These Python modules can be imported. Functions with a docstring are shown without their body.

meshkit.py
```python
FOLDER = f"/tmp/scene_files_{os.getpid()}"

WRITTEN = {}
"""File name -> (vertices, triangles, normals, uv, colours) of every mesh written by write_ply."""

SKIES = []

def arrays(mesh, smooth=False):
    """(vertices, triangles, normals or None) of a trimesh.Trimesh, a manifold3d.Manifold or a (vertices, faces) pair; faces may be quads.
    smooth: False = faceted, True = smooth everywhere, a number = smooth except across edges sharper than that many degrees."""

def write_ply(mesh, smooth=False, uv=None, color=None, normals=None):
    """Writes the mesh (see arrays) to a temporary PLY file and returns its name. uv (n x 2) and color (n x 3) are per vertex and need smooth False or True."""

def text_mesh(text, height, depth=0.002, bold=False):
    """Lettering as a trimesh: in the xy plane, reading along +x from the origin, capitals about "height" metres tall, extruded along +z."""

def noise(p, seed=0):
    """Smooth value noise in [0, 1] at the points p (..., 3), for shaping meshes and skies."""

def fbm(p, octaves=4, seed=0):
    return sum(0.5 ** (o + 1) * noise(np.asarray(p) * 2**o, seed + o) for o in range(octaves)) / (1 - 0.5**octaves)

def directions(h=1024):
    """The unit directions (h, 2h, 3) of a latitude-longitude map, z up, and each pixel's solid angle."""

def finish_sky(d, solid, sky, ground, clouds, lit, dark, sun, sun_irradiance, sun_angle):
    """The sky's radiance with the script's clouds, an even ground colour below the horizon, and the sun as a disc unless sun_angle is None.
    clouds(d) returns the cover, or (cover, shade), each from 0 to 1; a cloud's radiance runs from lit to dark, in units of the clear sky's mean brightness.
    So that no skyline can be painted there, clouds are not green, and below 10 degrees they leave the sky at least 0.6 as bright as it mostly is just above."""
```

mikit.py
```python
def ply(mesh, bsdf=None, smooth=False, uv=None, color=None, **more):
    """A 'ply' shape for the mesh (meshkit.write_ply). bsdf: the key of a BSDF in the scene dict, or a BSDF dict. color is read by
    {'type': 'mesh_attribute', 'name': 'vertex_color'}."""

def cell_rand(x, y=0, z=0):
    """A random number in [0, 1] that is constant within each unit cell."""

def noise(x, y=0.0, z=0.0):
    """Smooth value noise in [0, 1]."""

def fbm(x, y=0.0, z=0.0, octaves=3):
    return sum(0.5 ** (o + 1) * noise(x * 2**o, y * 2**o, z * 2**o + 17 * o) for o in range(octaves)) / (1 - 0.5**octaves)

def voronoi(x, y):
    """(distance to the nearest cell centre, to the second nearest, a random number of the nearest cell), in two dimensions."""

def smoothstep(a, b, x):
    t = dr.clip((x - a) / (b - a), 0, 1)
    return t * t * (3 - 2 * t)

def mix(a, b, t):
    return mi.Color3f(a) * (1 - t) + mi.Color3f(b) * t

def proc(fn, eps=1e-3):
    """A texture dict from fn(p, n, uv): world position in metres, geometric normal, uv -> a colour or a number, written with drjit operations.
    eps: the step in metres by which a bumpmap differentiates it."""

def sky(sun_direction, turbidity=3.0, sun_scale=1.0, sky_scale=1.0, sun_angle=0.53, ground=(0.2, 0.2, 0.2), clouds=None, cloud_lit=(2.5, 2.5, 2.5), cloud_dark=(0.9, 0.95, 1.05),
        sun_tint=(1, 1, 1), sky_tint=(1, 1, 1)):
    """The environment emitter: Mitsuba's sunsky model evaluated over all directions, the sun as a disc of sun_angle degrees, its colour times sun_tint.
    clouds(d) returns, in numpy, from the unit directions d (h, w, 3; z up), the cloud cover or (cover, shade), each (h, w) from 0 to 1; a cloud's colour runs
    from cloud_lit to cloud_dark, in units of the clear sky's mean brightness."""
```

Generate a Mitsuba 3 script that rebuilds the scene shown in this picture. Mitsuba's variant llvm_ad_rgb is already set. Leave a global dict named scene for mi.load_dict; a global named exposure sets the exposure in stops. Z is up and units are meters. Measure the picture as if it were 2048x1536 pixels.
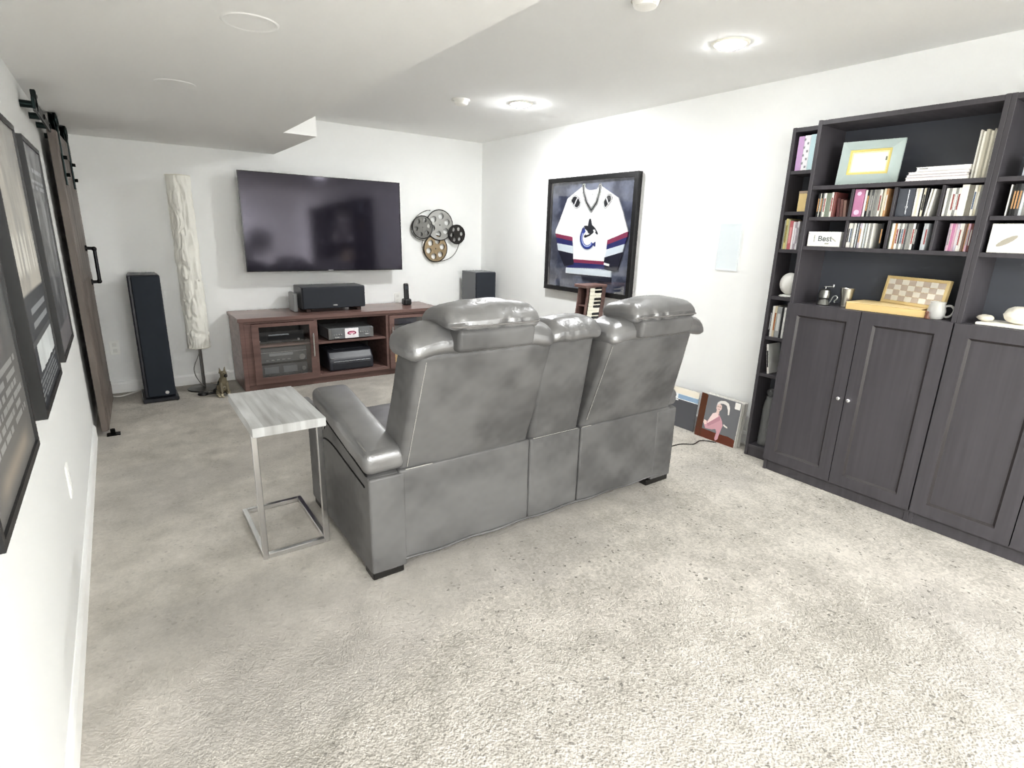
import math, random
import numpy as np
import trimesh
import manifold3d
from shapely.geometry import Polygon, Point, box as sbox
from shapely import affinity
from shapely.ops import unary_union
import drjit as dr
import mitsuba as mi
import mikit, meshkit
from mikit import noise, fbm, voronoi, cell_rand, smoothstep, mix, proc

random.seed(7)
np.random.seed(7)
T = mi.ScalarTransform4f
scene, labels = {}, {}

# ------------------------------------------------------------------ camera, light level
CAM = np.array([-3.4585, -5.4983, 1.3913])
yaw, pitch, roll = math.radians(35.7191), math.radians(15.4742), math.radians(-1.6692)
fw = np.array([math.sin(yaw) * math.cos(pitch), math.cos(yaw) * math.cos(pitch), -math.sin(pitch)])
rt = np.array([math.cos(yaw), -math.sin(yaw), 0.0])
dn = np.cross(fw, rt)
dn = -rt * math.sin(roll) + dn * math.cos(roll)
scene['camera'] = {'type': 'perspective', 'fov': math.degrees(2 * math.atan(1024 / 1089.79)), 'fov_axis': 'x', 'near_clip': 0.02, 'far_clip': 60.0,
                   'to_world': T().look_at(origin=CAM.tolist(), target=(CAM + fw).tolist(), up=(-dn).tolist())}
exposure = 3.78
LAMP = 46.0                       # radiance of the ceiling lamps
LAMP_RGB = (0.985, 1.0, 1.0)

# ------------------------------------------------------------------ helpers
def lin(c):
    """'#rrggbb' or 0-255 triple -> linear rgb"""
    if isinstance(c, str):
        c = [int(c[i:i + 2], 16) for i in (1, 3, 5)]
    c = np.array(c, float) / 255
    return np.where(c <= 0.04045, c / 12.92, ((c + 0.055) / 1.055) ** 2.4)

def rgb(c):
    return {'type': 'rgb', 'value': [float(x) for x in lin(c)]}

_seen = {}
def fresh(k):
    n = _seen.get(k, 0)
    _seen[k] = n + 1
    return k if n == 0 else f'{k}_{n:03d}'

def thing(name, label, cat, group=None, kind=None):
    k = fresh(name)
    labels[k] = {'label': label, 'category': cat}
    if group:
        labels[k]['group'] = group
    if kind:
        labels[k]['kind'] = kind
    return k

def shp(mesh, mat, col=None, smooth=False, cols=None, **more):
    if isinstance(mesh, (list, tuple)):
        mesh = trimesh.util.concatenate(list(mesh))
    if smooth and smooth is not True:
        mesh = trimesh.graph.smooth_shade(mesh, angle=math.radians(smooth), facet_minarea=None)
        smooth = True
    c = None
    if cols is not None:
        c = cols
    elif col is not None:
        c = np.tile(lin(col), (len(mesh.vertices), 1))
    return mikit.ply(mesh, mat, smooth=smooth, color=c, **more)

def put(key, mesh, mat, col=None, smooth=False, label=None, **more):
    k = fresh(key)
    scene[k] = shp(mesh, mat, col, smooth, **more)
    if label:
        labels[k] = {'label': label}
    return k

def struct(name, mesh, mat, col=None, smooth=False, label=None):
    k = put(name, mesh, mat, col, smooth)
    labels[k] = {'kind': 'structure'}
    if label:
        labels[k]['label'] = label
    return k

_F = None
def cbox(x0, x1, y0, y1, z0, z1, b=0.002):
    """box with chamfered edges"""
    x0, x1 = min(x0, x1), max(x0, x1); y0, y1 = min(y0, y1), max(y0, y1); z0, z1 = min(z0, z1), max(z0, z1)
    b = min(b, (x1 - x0) * .45, (y1 - y0) * .45, (z1 - z0) * .45)
    if b <= 0:
        return trimesh.creation.box(bounds=[[x0, y0, z0], [x1, y1, z1]])
    global _F
    c = np.array([(x0 + x1) / 2, (y0 + y1) / 2, (z0 + z1) / 2]); h = np.array([x1 - x0, y1 - y0, z1 - z0]) / 2
    sg = [np.array([a, bb, cc]) for a in (-1, 1) for bb in (-1, 1) for cc in (-1, 1)]
    if _F is None:
        u = np.array([s * (np.ones(3) - 0.2 * (1 - np.eye(3)[k])) for s in sg for k in range(3)])
        hull = trimesh.convex.convex_hull(u)
        m = [int(np.argmin(((u - v) ** 2).sum(1))) for v in hull.vertices]
        _F = np.array(m)[hull.faces]
        n = np.cross(u[_F[:, 1]] - u[_F[:, 0]], u[_F[:, 2]] - u[_F[:, 0]])
        flip = (n * u[_F].mean(1)).sum(1) < 0
        _F[flip] = _F[flip][:, ::-1]
    v = np.array([c + s * (h - b * (1 - np.eye(3)[k])) for s in sg for k in range(3)])
    return trimesh.Trimesh(v, _F.copy(), process=False)

def frame_of(d):
    d = np.asarray(d, float); d = d / np.linalg.norm(d)
    a = np.array([0, 0, 1.0]) if abs(d[2]) < .9 else np.array([1.0, 0, 0])
    u = np.cross(a, d); u /= np.linalg.norm(u)
    return u, np.cross(d, u), d

def tube(pts, r, n=10, closed=False, square=False):
    pts = np.asarray(pts, float); m = len(pts)
    rs = np.broadcast_to(np.asarray(r, float), (m,))
    tan = np.zeros_like(pts)
    for i in range(m):
        a = pts[(i - 1) % m] if closed or i > 0 else pts[i]
        b = pts[(i + 1) % m] if closed or i < m - 1 else pts[i]
        tan[i] = (b - a) / max(np.linalg.norm(b - a), 1e-9)
    u, v, _ = frame_of(tan[0])
    V = []
    ang = np.arange(n) * 2 * math.pi / n
    for i in range(m):
        u = u - tan[i] * (u @ tan[i]); u /= np.linalg.norm(u); v = np.cross(tan[i], u)
        V.append(pts[i] + rs[i] * (np.cos(ang)[:, None] * u + np.sin(ang)[:, None] * v))
    V = np.vstack(V); F = []
    rings = m if closed else m - 1
    for i in range(rings):
        j = (i + 1) % m
        for k in range(n):
            k2 = (k + 1) % n
            a, b, c, d = i * n + k, i * n + k2, j * n + k2, j * n + k
            F += [[a, b, c], [a, c, d]]
    if not closed:
        V = np.vstack([V, pts[0], pts[-1]])
        for k in range(n):
            k2 = (k + 1) % n
            F += [[len(V) - 2, k2, k], [len(V) - 1, (m - 1) * n + k, (m - 1) * n + k2]]
    return trimesh.Trimesh(V, np.array(F), process=False)

def cyl(p0, p1, r, n=24, r1=None):
    return tube([p0, p1], [r, r if r1 is None else r1], n)

def lathe(prof, n=40, at=(0, 0, 0)):
    """profile [(r, z)...] from bottom to top (outer side), revolved about z"""
    prof = np.asarray(prof, float); m = len(prof)
    ang = np.arange(n) * 2 * math.pi / n
    V = np.stack([prof[:, None, 0] * np.cos(ang), prof[:, None, 0] * np.sin(ang), np.repeat(prof[:, 1:2], n, 1)], -1).reshape(-1, 3)
    F = []
    for i in range(m - 1):
        for k in range(n):
            k2 = (k + 1) % n
            a, b, c, d = i * n + k, i * n + k2, (i + 1) * n + k2, (i + 1) * n + k
            F += [[a, b, c], [a, c, d]]
    me = trimesh.Trimesh(V + np.asarray(at, float), np.array(F), process=False)
    return me

def extr(poly, axis, a, b):
    """shapely polygon extruded along an axis from a to b. axis 'x': polygon is (y, z); 'y': (x, z); 'z': (x, y)"""
    if hasattr(poly, 'geoms'):
        return trimesh.util.concatenate([extr(g, axis, a, b) for g in poly.geoms if g.area > 1e-9])
    m = trimesh.creation.extrude_polygon(poly, abs(b - a), engine='earcut')
    v = np.array(m.vertices); lo = min(a, b)
    if axis == 'x': w = np.stack([v[:, 2] + lo, v[:, 0], v[:, 1]], 1); f = m.faces
    elif axis == 'y': w = np.stack([v[:, 0], v[:, 2] + lo, v[:, 1]], 1); f = m.faces[:, ::-1]
    else: w = v + [0, 0, lo]; f = m.faces
    return trimesh.Trimesh(w, f, process=False)

def gridcube(xs, ys, zs):
    """closed box surface with given grid lines, merged"""
    V, F = [], []
    def face(P, flip):
        a, b = P.shape[:2]; base = sum(len(x) for x in V)
        V.append(P.reshape(-1, 3))
        idx = np.arange(a * b).reshape(a, b) + base
        q = np.stack([idx[:-1, :-1], idx[1:, :-1], idx[1:, 1:], idx[:-1, 1:]], -1).reshape(-1, 4)
        if flip: q = q[:, ::-1]
        F.append(np.vstack([q[:, [0, 1, 2]], q[:, [0, 2, 3]]]))
    for x, fl in ((xs[0], True), (xs[-1], False)):
        A, B = np.meshgrid(ys, zs, indexing='ij'); face(np.stack([np.full_like(A, x), A, B], -1), fl)
    for y, fl in ((ys[0], False), (ys[-1], True)):
        A, B = np.meshgrid(xs, zs, indexing='ij'); face(np.stack([A, np.full_like(A, y), B], -1), fl)
    for z, fl in ((zs[0], True), (zs[-1], False)):
        A, B = np.meshgrid(xs, ys, indexing='ij'); face(np.stack([A, B, np.full_like(A, z)], -1), fl)
    m = trimesh.Trimesh(np.vstack(V), np.vstack(F), process=False)
    m.merge_vertices()
    return m

def lines(h, r, n):
    e = h - r
    return np.unique(np.round(np.concatenate([np.linspace(-h, -e, 4), np.linspace(-e, e, n), np.linspace(e, h, 4)]), 7))

def soft(x0, x1, y0, y1, z0, z1, r=.03, n=(8, 8, 8), bulge=(0, 0, 0), warp=None, wr=None):
    """soft rounded block: rounding r, outward bulge per axis, then warp(p) in world coordinates, wr = (amplitude, scale xyz, seed) wrinkles"""
    c = np.array([(x0 + x1) / 2, (y0 + y1) / 2, (z0 + z1) / 2]); h = np.array([abs(x1 - x0), abs(y1 - y0), abs(z1 - z0)]) / 2
    r = min(r, h.min() * .98)
    m = gridcube(*[lines(h[i], r, n[i]) for i in range(3)])
    p = np.array(m.vertices)
    q = np.clip(p, -(h - r), h - r); d = p - q
    L = np.linalg.norm(d, axis=1, keepdims=True)
    p = q + np.where(L > 1e-9, d / np.maximum(L, 1e-9) * r, 0)
    u = np.clip(p / h, -1, 1)
    for a in range(3):
        o = [i for i in range(3) if i != a]
        p[:, a] += bulge[a] * u[:, a] * (1 - u[:, o[0]] ** 2) * (1 - u[:, o[1]] ** 2)
    p = p + c
    if warp is not None:
        p = warp(p)
    m = trimesh.Trimesh(p, m.faces, process=False)
    if wr is not None:
        amp, sc, seed = wr
        nn = np.array(m.vertex_normals)
        w = meshkit.fbm(p * np.asarray(sc), 3, seed) - .5
        m = trimesh.Trimesh(p + nn * (amp * w)[:, None], m.faces, process=False)
    return m

def ball(c, r, sub=2):
    m = trimesh.creation.icosphere(subdivisions=sub)
    m.apply_scale(r if np.ndim(r) else [r] * 3); m.apply_translation(c)
    return m

def rot(mesh, deg, axis, at):
    m = mesh.copy(); m.apply_transform(trimesh.transformations.rotation_matrix(math.radians(deg), axis, at)); return m

def text(s, h, depth=.0008, bold=False):
    return meshkit.text_mesh(s, h, depth, bold)

def on_right_wall(mesh, y, z, x):
    """text lying in xy -> on a plane facing -x, reading towards -y, from (y, z)"""
    v = np.array(mesh.vertices)
    return trimesh.Trimesh(np.stack([x - v[:, 2], y - v[:, 0], z + v[:, 1]], 1), mesh.faces, process=False)

def on_back_wall(mesh, x, z, y):
    v = np.array(mesh.vertices)
    return trimesh.Trimesh(np.stack([x + v[:, 0], y - v[:, 2], z + v[:, 1]], 1), mesh.faces, process=False)

# ------------------------------------------------------------------ materials
VC = {'type': 'mesh_attribute', 'name': 'vertex_color'}
def bsdf(key, d):
    scene[key] = d; return key
bsdf('m_matte', {'type': 'twosided', 'b': {'type': 'principled', 'base_color': VC, 'roughness': .75, 'specular': .3}})
bsdf('m_satin', {'type': 'twosided', 'b': {'type': 'principled', 'base_color': VC, 'roughness': .38, 'specular': .5}})
bsdf('m_gloss', {'type': 'twosided', 'b': {'type': 'principled', 'base_color': VC, 'roughness': .14, 'specular': .5}})
bsdf('m_metal', {'type': 'twosided', 'b': {'type': 'principled', 'base_color': VC, 'roughness': .3, 'metallic': 1.0}})
bsdf('m_chrome', {'type': 'twosided', 'b': {'type': 'principled', 'base_color': {'type': 'rgb', 'value': [.82, .82, .83]}, 'roughness': .09, 'metallic': 1.0}})
bsdf('m_glass', {'type': 'dielectric', 'int_ior': 1.5})
bsdf('m_cutglass', {'type': 'blendbsdf', 'weight': .35, 'a': {'type': 'thindielectric', 'int_ior': 1.5}, 'b': {'type': 'twosided', 'b': {'type': 'principled', 'base_color': {'type': 'rgb', 'value': [.8, .8, .78]}, 'roughness': .2}}})
bsdf('m_bottle', {'type': 'blendbsdf', 'weight': .16, 'a': {'type': 'thindielectric', 'int_ior': 1.5}, 'b': {'type': 'twosided', 'b': {'type': 'principled', 'base_color': {'type': 'rgb', 'value': [.6, .62, .62]}, 'roughness': .15}}})
bsdf('m_pane', {'type': 'thindielectric', 'int_ior': 1.5})
bsdf('m_screen', {'type': 'twosided', 'b': {'type': 'roughplastic', 'distribution': 'ggx', 'alpha': .007, 'int_ior': 1.75, 'diffuse_reflectance': {'type': 'rgb', 'value': [.008, .007, .012]}, 'specular_reflectance': {'type': 'rgb', 'value': [.86, .80, .98]}}})

def wall_fn(p, n, uv):
    return fbm(p.x * 90, p.y * 90, p.z * 90, 2) * 0.0006
bsdf('m_wall', {'type': 'twosided', 'b': {'type': 'diffuse', 'reflectance': {'type': 'rgb', 'value': [.88, .885, .875]}}})
bsdf('m_ceiling', {'type': 'twosided', 'b': {'type': 'diffuse', 'reflectance': {'type': 'rgb', 'value': [.89, .89, .875]}}})
bsdf('m_trim', {'type': 'twosided', 'b': {'type': 'principled', 'base_color': {'type': 'rgb', 'value': [.84, .84, .83]}, 'roughness': .4}})

def carpet_fn(p, n, uv):
    a, b = p.x * .83 + p.y * .56, p.y * .83 - p.x * .56          # pile direction turned against the room
    big = fbm(a * 2.1 + 3, b * 2.1 + 9, 0, 3)
    mid = fbm(a * 10, b * 12, 4, 3)
    f1, f2, r = voronoi(a * 105 + .9 * noise(a * 45, b * 45), b * 105 + .9 * noise(a * 45 + 7, b * 45))
    fine = noise(a * 230, b * 230, 3)
    con = .45 + .80 * smoothstep(.34, .62, .55 * fbm(a * 1.3 + 40, b * 1.3, 5, 2) + .48 * smoothstep(-3.3, -4.5, p.y - .35 * (p.x + 2.2)))     # worn flat and brushed up areas
    t = dr.clip(.50 + .85 * (big - .5) + .75 * (mid - .5) + con * (.46 * (r - .5) + .30 * (fine - .5)), 0, 1)
    c = mix((.298, .280, .250), (.515, .482, .438), t)
    c = mix(c, mi.Color3f(.305, .288, .275), .30 * smoothstep(.58, .74, fbm(p.x * 1.6 + 31, p.y * 1.6 + 5, 8, 2)))
    speck = smoothstep(.955, .985, r) * smoothstep(.42, .60, noise(a * 17, b * 17, 7)) * con
    return c * (1 - .45 * speck)
def carpet_h(p, n, uv):
    return .004 * noise(p.x * 170, p.y * 170, 1) + .004 * noise(p.x * 330 + p.y * 90, p.y * 330, 2) + .015 * fbm(p.x * 5, p.y * 5, 0, 2)
bsdf('m_carpet', {'type': 'twosided', 'b': {'type': 'bumpmap', 'arbitrary': proc(carpet_h, 2e-3), 'scale': 1.0,
                                          'b': {'type': 'principled', 'base_color': proc(carpet_fn), 'roughness': .95, 'specular': .1, 'sheen': .2}}})

def leather_fn(p, n, uv):
    a = fbm(p.x * 5 + 1, p.y * 5, p.z * 5, 4)
    b = noise(p.x * 38, p.y * 38, p.z * 38)
    t = smoothstep(.3, .7, a) * .8 + b * .2
    return mix((.060, .059, .059), (.128, .126, .125), t)
def leather_h(p, n, uv):
    return .0009 * fbm(p.x * 150, p.y * 150, p.z * 150, 2) + .004 * fbm(p.x * 14, p.y * 14, p.z * 14, 2)
def leather(key, rough, spec, glaze):
    bsdf(key, {'type': 'twosided', 'b': {'type': 'bumpmap', 'arbitrary': proc(leather_h, 1.5e-3), 'scale': 1.0, 'b': {
        'type': 'blendbsdf', 'weight': glaze,
        'a': {'type': 'principled', 'base_color': proc(leather_fn), 'roughness': rough, 'specular': spec},
        'b': {'type': 'principled', 'base_color': {'type': 'rgb', 'value': [.92, .92, .94]}, 'roughness': .36, 'metallic': 1.0}}}})
leather('m_leather', .33, .9, .16)
leather('m_suede', .55, .40, .015)

def bk_fn(p, n, uv):
    g = fbm(p.x * 8, p.y * 55, p.z * 2.2, 3)
    return mix((.039, .036, .041), (.065, .060, .068), g)
bsdf('m_blackwood', {'type': 'twosided', 'b': {'type': 'principled', 'base_color': proc(bk_fn), 'roughness': .42, 'specular': .45}})

def bw_fn(p, n, uv):
    g = fbm(p.x * 3, p.y * 40, p.z * 40, 3)
    k = fbm(p.x * 1.5, p.y * 9, p.z * 9, 2)
    return mix((.080, .043, .038), (.215, .130, .115), dr.clip(g * .7 + k * .5 - .1, 0, 1))
bsdf('m_brownwood', {'type': 'twosided', 'b': {'type': 'principled', 'base_color': proc(bw_fn), 'roughness': .25, 'specular': .5}})

def gw_fn(p, n, uv):
    plank = cell_rand(dr.floor(p.x / .067), 2)
    g = fbm(p.x * 60 + plank * 9, p.y * 6, plank * 7, 4)
    k = fbm(p.x * 14 + plank * 3, p.y * 3, 1, 2)
    return mix((.24, .235, .225), (.60, .61, .61), dr.clip(.55 * g + .55 * k + .25 * (plank - .5), 0, 1))
bsdf('m_greywood', {'type': 'twosided', 'b': {'type': 'principled', 'base_color': proc(gw_fn), 'roughness': .3, 'specular': .5}})

def door_fn(p, n, uv):
    g = fbm(p.x * 20, p.y * 20, p.z * 1.6, 3)
    k = fbm(p.x * 5, p.y * 7 + 2, p.z * 3.5, 3)
    return mix((.045, .036, .030), (.20, .165, .145), dr.clip(g * .5 + k * .75 - .12, 0, 1))
bsdf('m_doorwood', {'type': 'twosided', 'b': {'type': 'principled', 'base_color': proc(door_fn), 'roughness': .45, 'specular': .4}})

def paper_h(p, n, uv):
    a = dr.atan2(p.y + .20, p.x + 2.975)
    f1, f2, r = voronoi(a * 3.2 + .5 * noise(p.z * 9), p.z * 13)
    return .010 * (f2 - f1) + .004 * fbm(a * 8, p.z * 34, 0, 2)
bsdf('m_ricepaper', {'type': 'twosided', 'b': {'type': 'bumpmap', 'arbitrary': proc(paper_h, 2e-3), 'scale': 1.0,
                                             'b': {'type': 'principled', 'base_color': {'type': 'rgb', 'value': [.88, .865, .80]}, 'roughness': .8}}})

def felt_fn(p, n, uv):
    a = fbm(p.y * 9, p.z * 9, 2, 4)
    b = noise(p.y * 60, p.z * 60)
    return mix((.020, .026, .055), (.115, .130, .190), smoothstep(.28, .75, a) * .85 + b * .15)
bsdf('m_suedeblue', {'type': 'twosided', 'b': {'type': 'principled', 'base_color': proc(felt_fn), 'roughness': .85}})

# ------------------------------------------------------------------ room shell
H, ZB, XL, YR = 2.336, 2.007, -3.727, -8.4
X1, X2, YJ = -2.416, -2.191, -1.293
th = .12
struct('floor', cbox(XL - th, th, YR - th, th, -.1, 0, 0), 'm_carpet', label='mottled beige and grey cut pile carpet')
struct('ceiling', cbox(XL - th, th, YR - th, th, H, H + .1, 0), 'm_ceiling')
sof = unary_union([sbox(XL - .02, YR - .02, X1, YJ + .01), sbox(XL - .02, YJ, X2, .02)])
put('ceiling__soffit', extr(sof, 'z', ZB, H + .02), 'm_ceiling', label='dropped white soffit with a step near the back wall')
struct('wall_back', cbox(XL - th, th, 0, th, -.05, H + .05, 0), 'm_wall')
struct('wall_right', cbox(0, th, YR - th, th, -.05, H + .05, 0), 'm_wall')
struct('wall_left', cbox(XL - th, XL, YR - th, th, -.05, H + .05, 0), 'm_wall')
struct('wall_rear', cbox(XL - th, th, YR - th, YR, -.05, H + .05, 0), 'm_wall')
def skirting(L0, L1, axis):
    pr = Polygon([(0, 0), (.013, 0), (.013, .075), (.009, .088), (.004, .095), (0, .095)])
    m = trimesh.creation.extrude_polygon(pr, L1 - L0, engine='earcut'); v = np.array(m.vertices)
    if axis == 'left': w = np.stack([XL + v[:, 0], L0 + v[:, 2], v[:, 1]], 1); f = m.faces[:, ::-1]
    elif axis == 'right': w = np.stack([-v[:, 0], L0 + v[:, 2], v[:, 1]], 1); f = m.faces
    else: w = np.stack([L0 + v[:, 2], -v[:, 0], v[:, 1]], 1); f = m.faces[:, ::-1]
    mm = trimesh.Trimesh(w, f, process=False); mm.fix_normals(); return mm
struct('baseboard_left', skirting(YR, -1.16, 'left'), 'm_trim')
struct('baseboard_back', skirting(XL, 0, 'back'), 'm_trim')
struct('baseboard_right', skirting(YR, 0, 'right'), 'm_trim')

# ------------------------------------------------------------------ lamps and fittings on the ceiling
def disc(c, r, z, n=48, drop=0.0):
    """round sheet facing down, its middle hanging drop below its rim"""
    a = np.arange(n) * 2 * math.pi / n
    rings = [(1.0, 0.0), (.92, .55), (.75, .80), (.45, .95), (.15, 1.0)] if drop else [(1.0, 0.0), (.5, 0.0)]
    v = np.vstack([np.stack([c[0] + r * k * np.cos(a), c[1] + r * k * np.sin(a), np.full(n, z - drop * h_)], 1) for k, h_ in rings] + [[[c[0], c[1], z - drop]]])
    f = []
    for i in range(len(rings) - 1):
        for k in range(n):
            k2 = (k + 1) % n
            f += [[i * n + k, (i + 1) * n + k2, i * n + k2], [i * n + k, (i + 1) * n + k, (i + 1) * n + k2]]
    i = len(rings) - 1
    f += [[i * n + (k + 1) % n, i * n + k, len(v) - 1] for k in range(n)]
    m = trimesh.Trimesh(v, np.array(f), process=False)
    if m.face_normals[-1][2] > 0: m.faces = m.faces[:, ::-1]
    return m
def ceiling_light(x, y, label, z=H, power=1.0):
    t = thing('ceiling_light', label, 'ceiling light', 'round flush ceiling lights')
    put(t + '__trim', lathe([(.070, -.004), (.078, -.008), (.088, -.006), (.094, 0)], 48, (x, y, z)), 'm_satin', '#f4f1e6', 30)
    put(t + '__lens', disc((x, y), .072, z - .004, 48, .018), 'm_matte', '#ffffff', True,
        emitter={'type': 'area', 'radiance': {'type': 'rgb', 'value': [float(LAMP * power * c) for c in LAMP_RGB]}})
    return t
ceiling_light(-.81, -1.82, 'glowing round ceiling light, the farther one, near the corner of the room', H, 1.2)
ceiling_light(-.81, -3.60, 'glowing round ceiling light, the nearer one, in front of the bookcases', H, .20)
ceiling_light(-1.75, -7.60, 'round ceiling light in the middle of the ceiling by the rear wall', H, 2.6)
ceiling_light(-2.95, -5.95, 'round ceiling light in the dropped ceiling, behind the camera', ZB, .95)
ceiling_light(-2.70, -7.60, 'round ceiling light in the dropped ceiling by the rear wall', ZB, 3.6)
for x, y, l in ((-1.213, -1.622, 'white round smoke detector on the ceiling beside the farther lamp'), (-1.545, -3.70, 'white round detector on the ceiling cut off by the top of the picture')):
    t = thing('smoke_detector', l, 'smoke detector')
    put(t + '__base', lathe([(.062, -.012), (.066, -.004), (.066, 0)], 40, (x, y, H)), 'm_satin', '#f2f0ea', 30)
    put(t + '__cover', lathe([(.0001, -.040), (.034, -.039), (.046, -.034), (.052, -.024), (.056, -.012)], 40, (x, y, H)), 'm_satin', '#f2f0ea', 30)
for x, y, l in ((-3.133, -2.338, 'faint white round speaker grille in the dropped ceiling, the one nearer the back wall'), (-3.016, -3.414, 'faint white round speaker grille in the dropped ceiling, the one nearer the camera')):
    t = thing('ceiling_speaker', l, 'speaker')
    put(t + '__rim', lathe([(.072, -.0015), (.080, -.003), (.086, 0)], 48, (x, y, ZB)), 'm_ceiling', None, 30)
    put(t + '__grille', disc((x, y), .073, ZB - .0012), 'm_ceiling')

# ------------------------------------------------------------------ left wall: posters, outlet
PY = [(-4.275, -3.660), (-3.427, -2.787), (-2.578, -1.910)]
PZ = (.810, 1.704)
def uvp(p, i):
    y0, y1 = PY[i]
    return (p.y - y0) / (y1 - y0), (p.z - PZ[0]) / (PZ[1] - PZ[0])
def band(v, a, b, e=.004):
    return smoothstep(a - e, a + e, v) * (1 - smoothstep(b - e, b + e, v))
def credits(u, v, v0, v1, rows, seed):
    r = (v - v0) / (v1 - v0) * rows
    k = dr.floor(r); f = r - k
    w = .35 + .12 * cell_rand(k, seed)
    on = band(f, .22, .8, .06) * band(u, .5 - w, .5 + w, .01) * smoothstep(.22, .32, noise(u * 42, k * 3.1, seed))
    return on * band(v, v0, v1, .001)
def poster0(p, n, uv):
    u, v = uvp(p, 0)
    c = mix((.030, .034, .048), (.055, .060, .060), smoothstep(.30, .42, v))
    c = mix(mi.Color3f(.115, .112, .108), c, smoothstep(.22, .46, v + .16 * (fbm(u * 4, v * 4, 1, 3) - .5)))
    fig = smoothstep(.52, .62, fbm(u * 5, v * 3, 2, 3)) * smoothstep(.33, .12, dr.abs(u - .42)) * band(v, .36, .66, .06)
    c = mix(c, mi.Color3f(.62, .42, .36), fig * .9)
    c = mix(c, mi.Color3f(.28, .28, .275), credits(u, v, .13, .30, 6, 3) * .85)
    c = mix(c, mi.Color3f(.30, .25, .20), .6 * band(v, .055, .095, .02) * band(u, .2, .8, .1))
    return c
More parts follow.
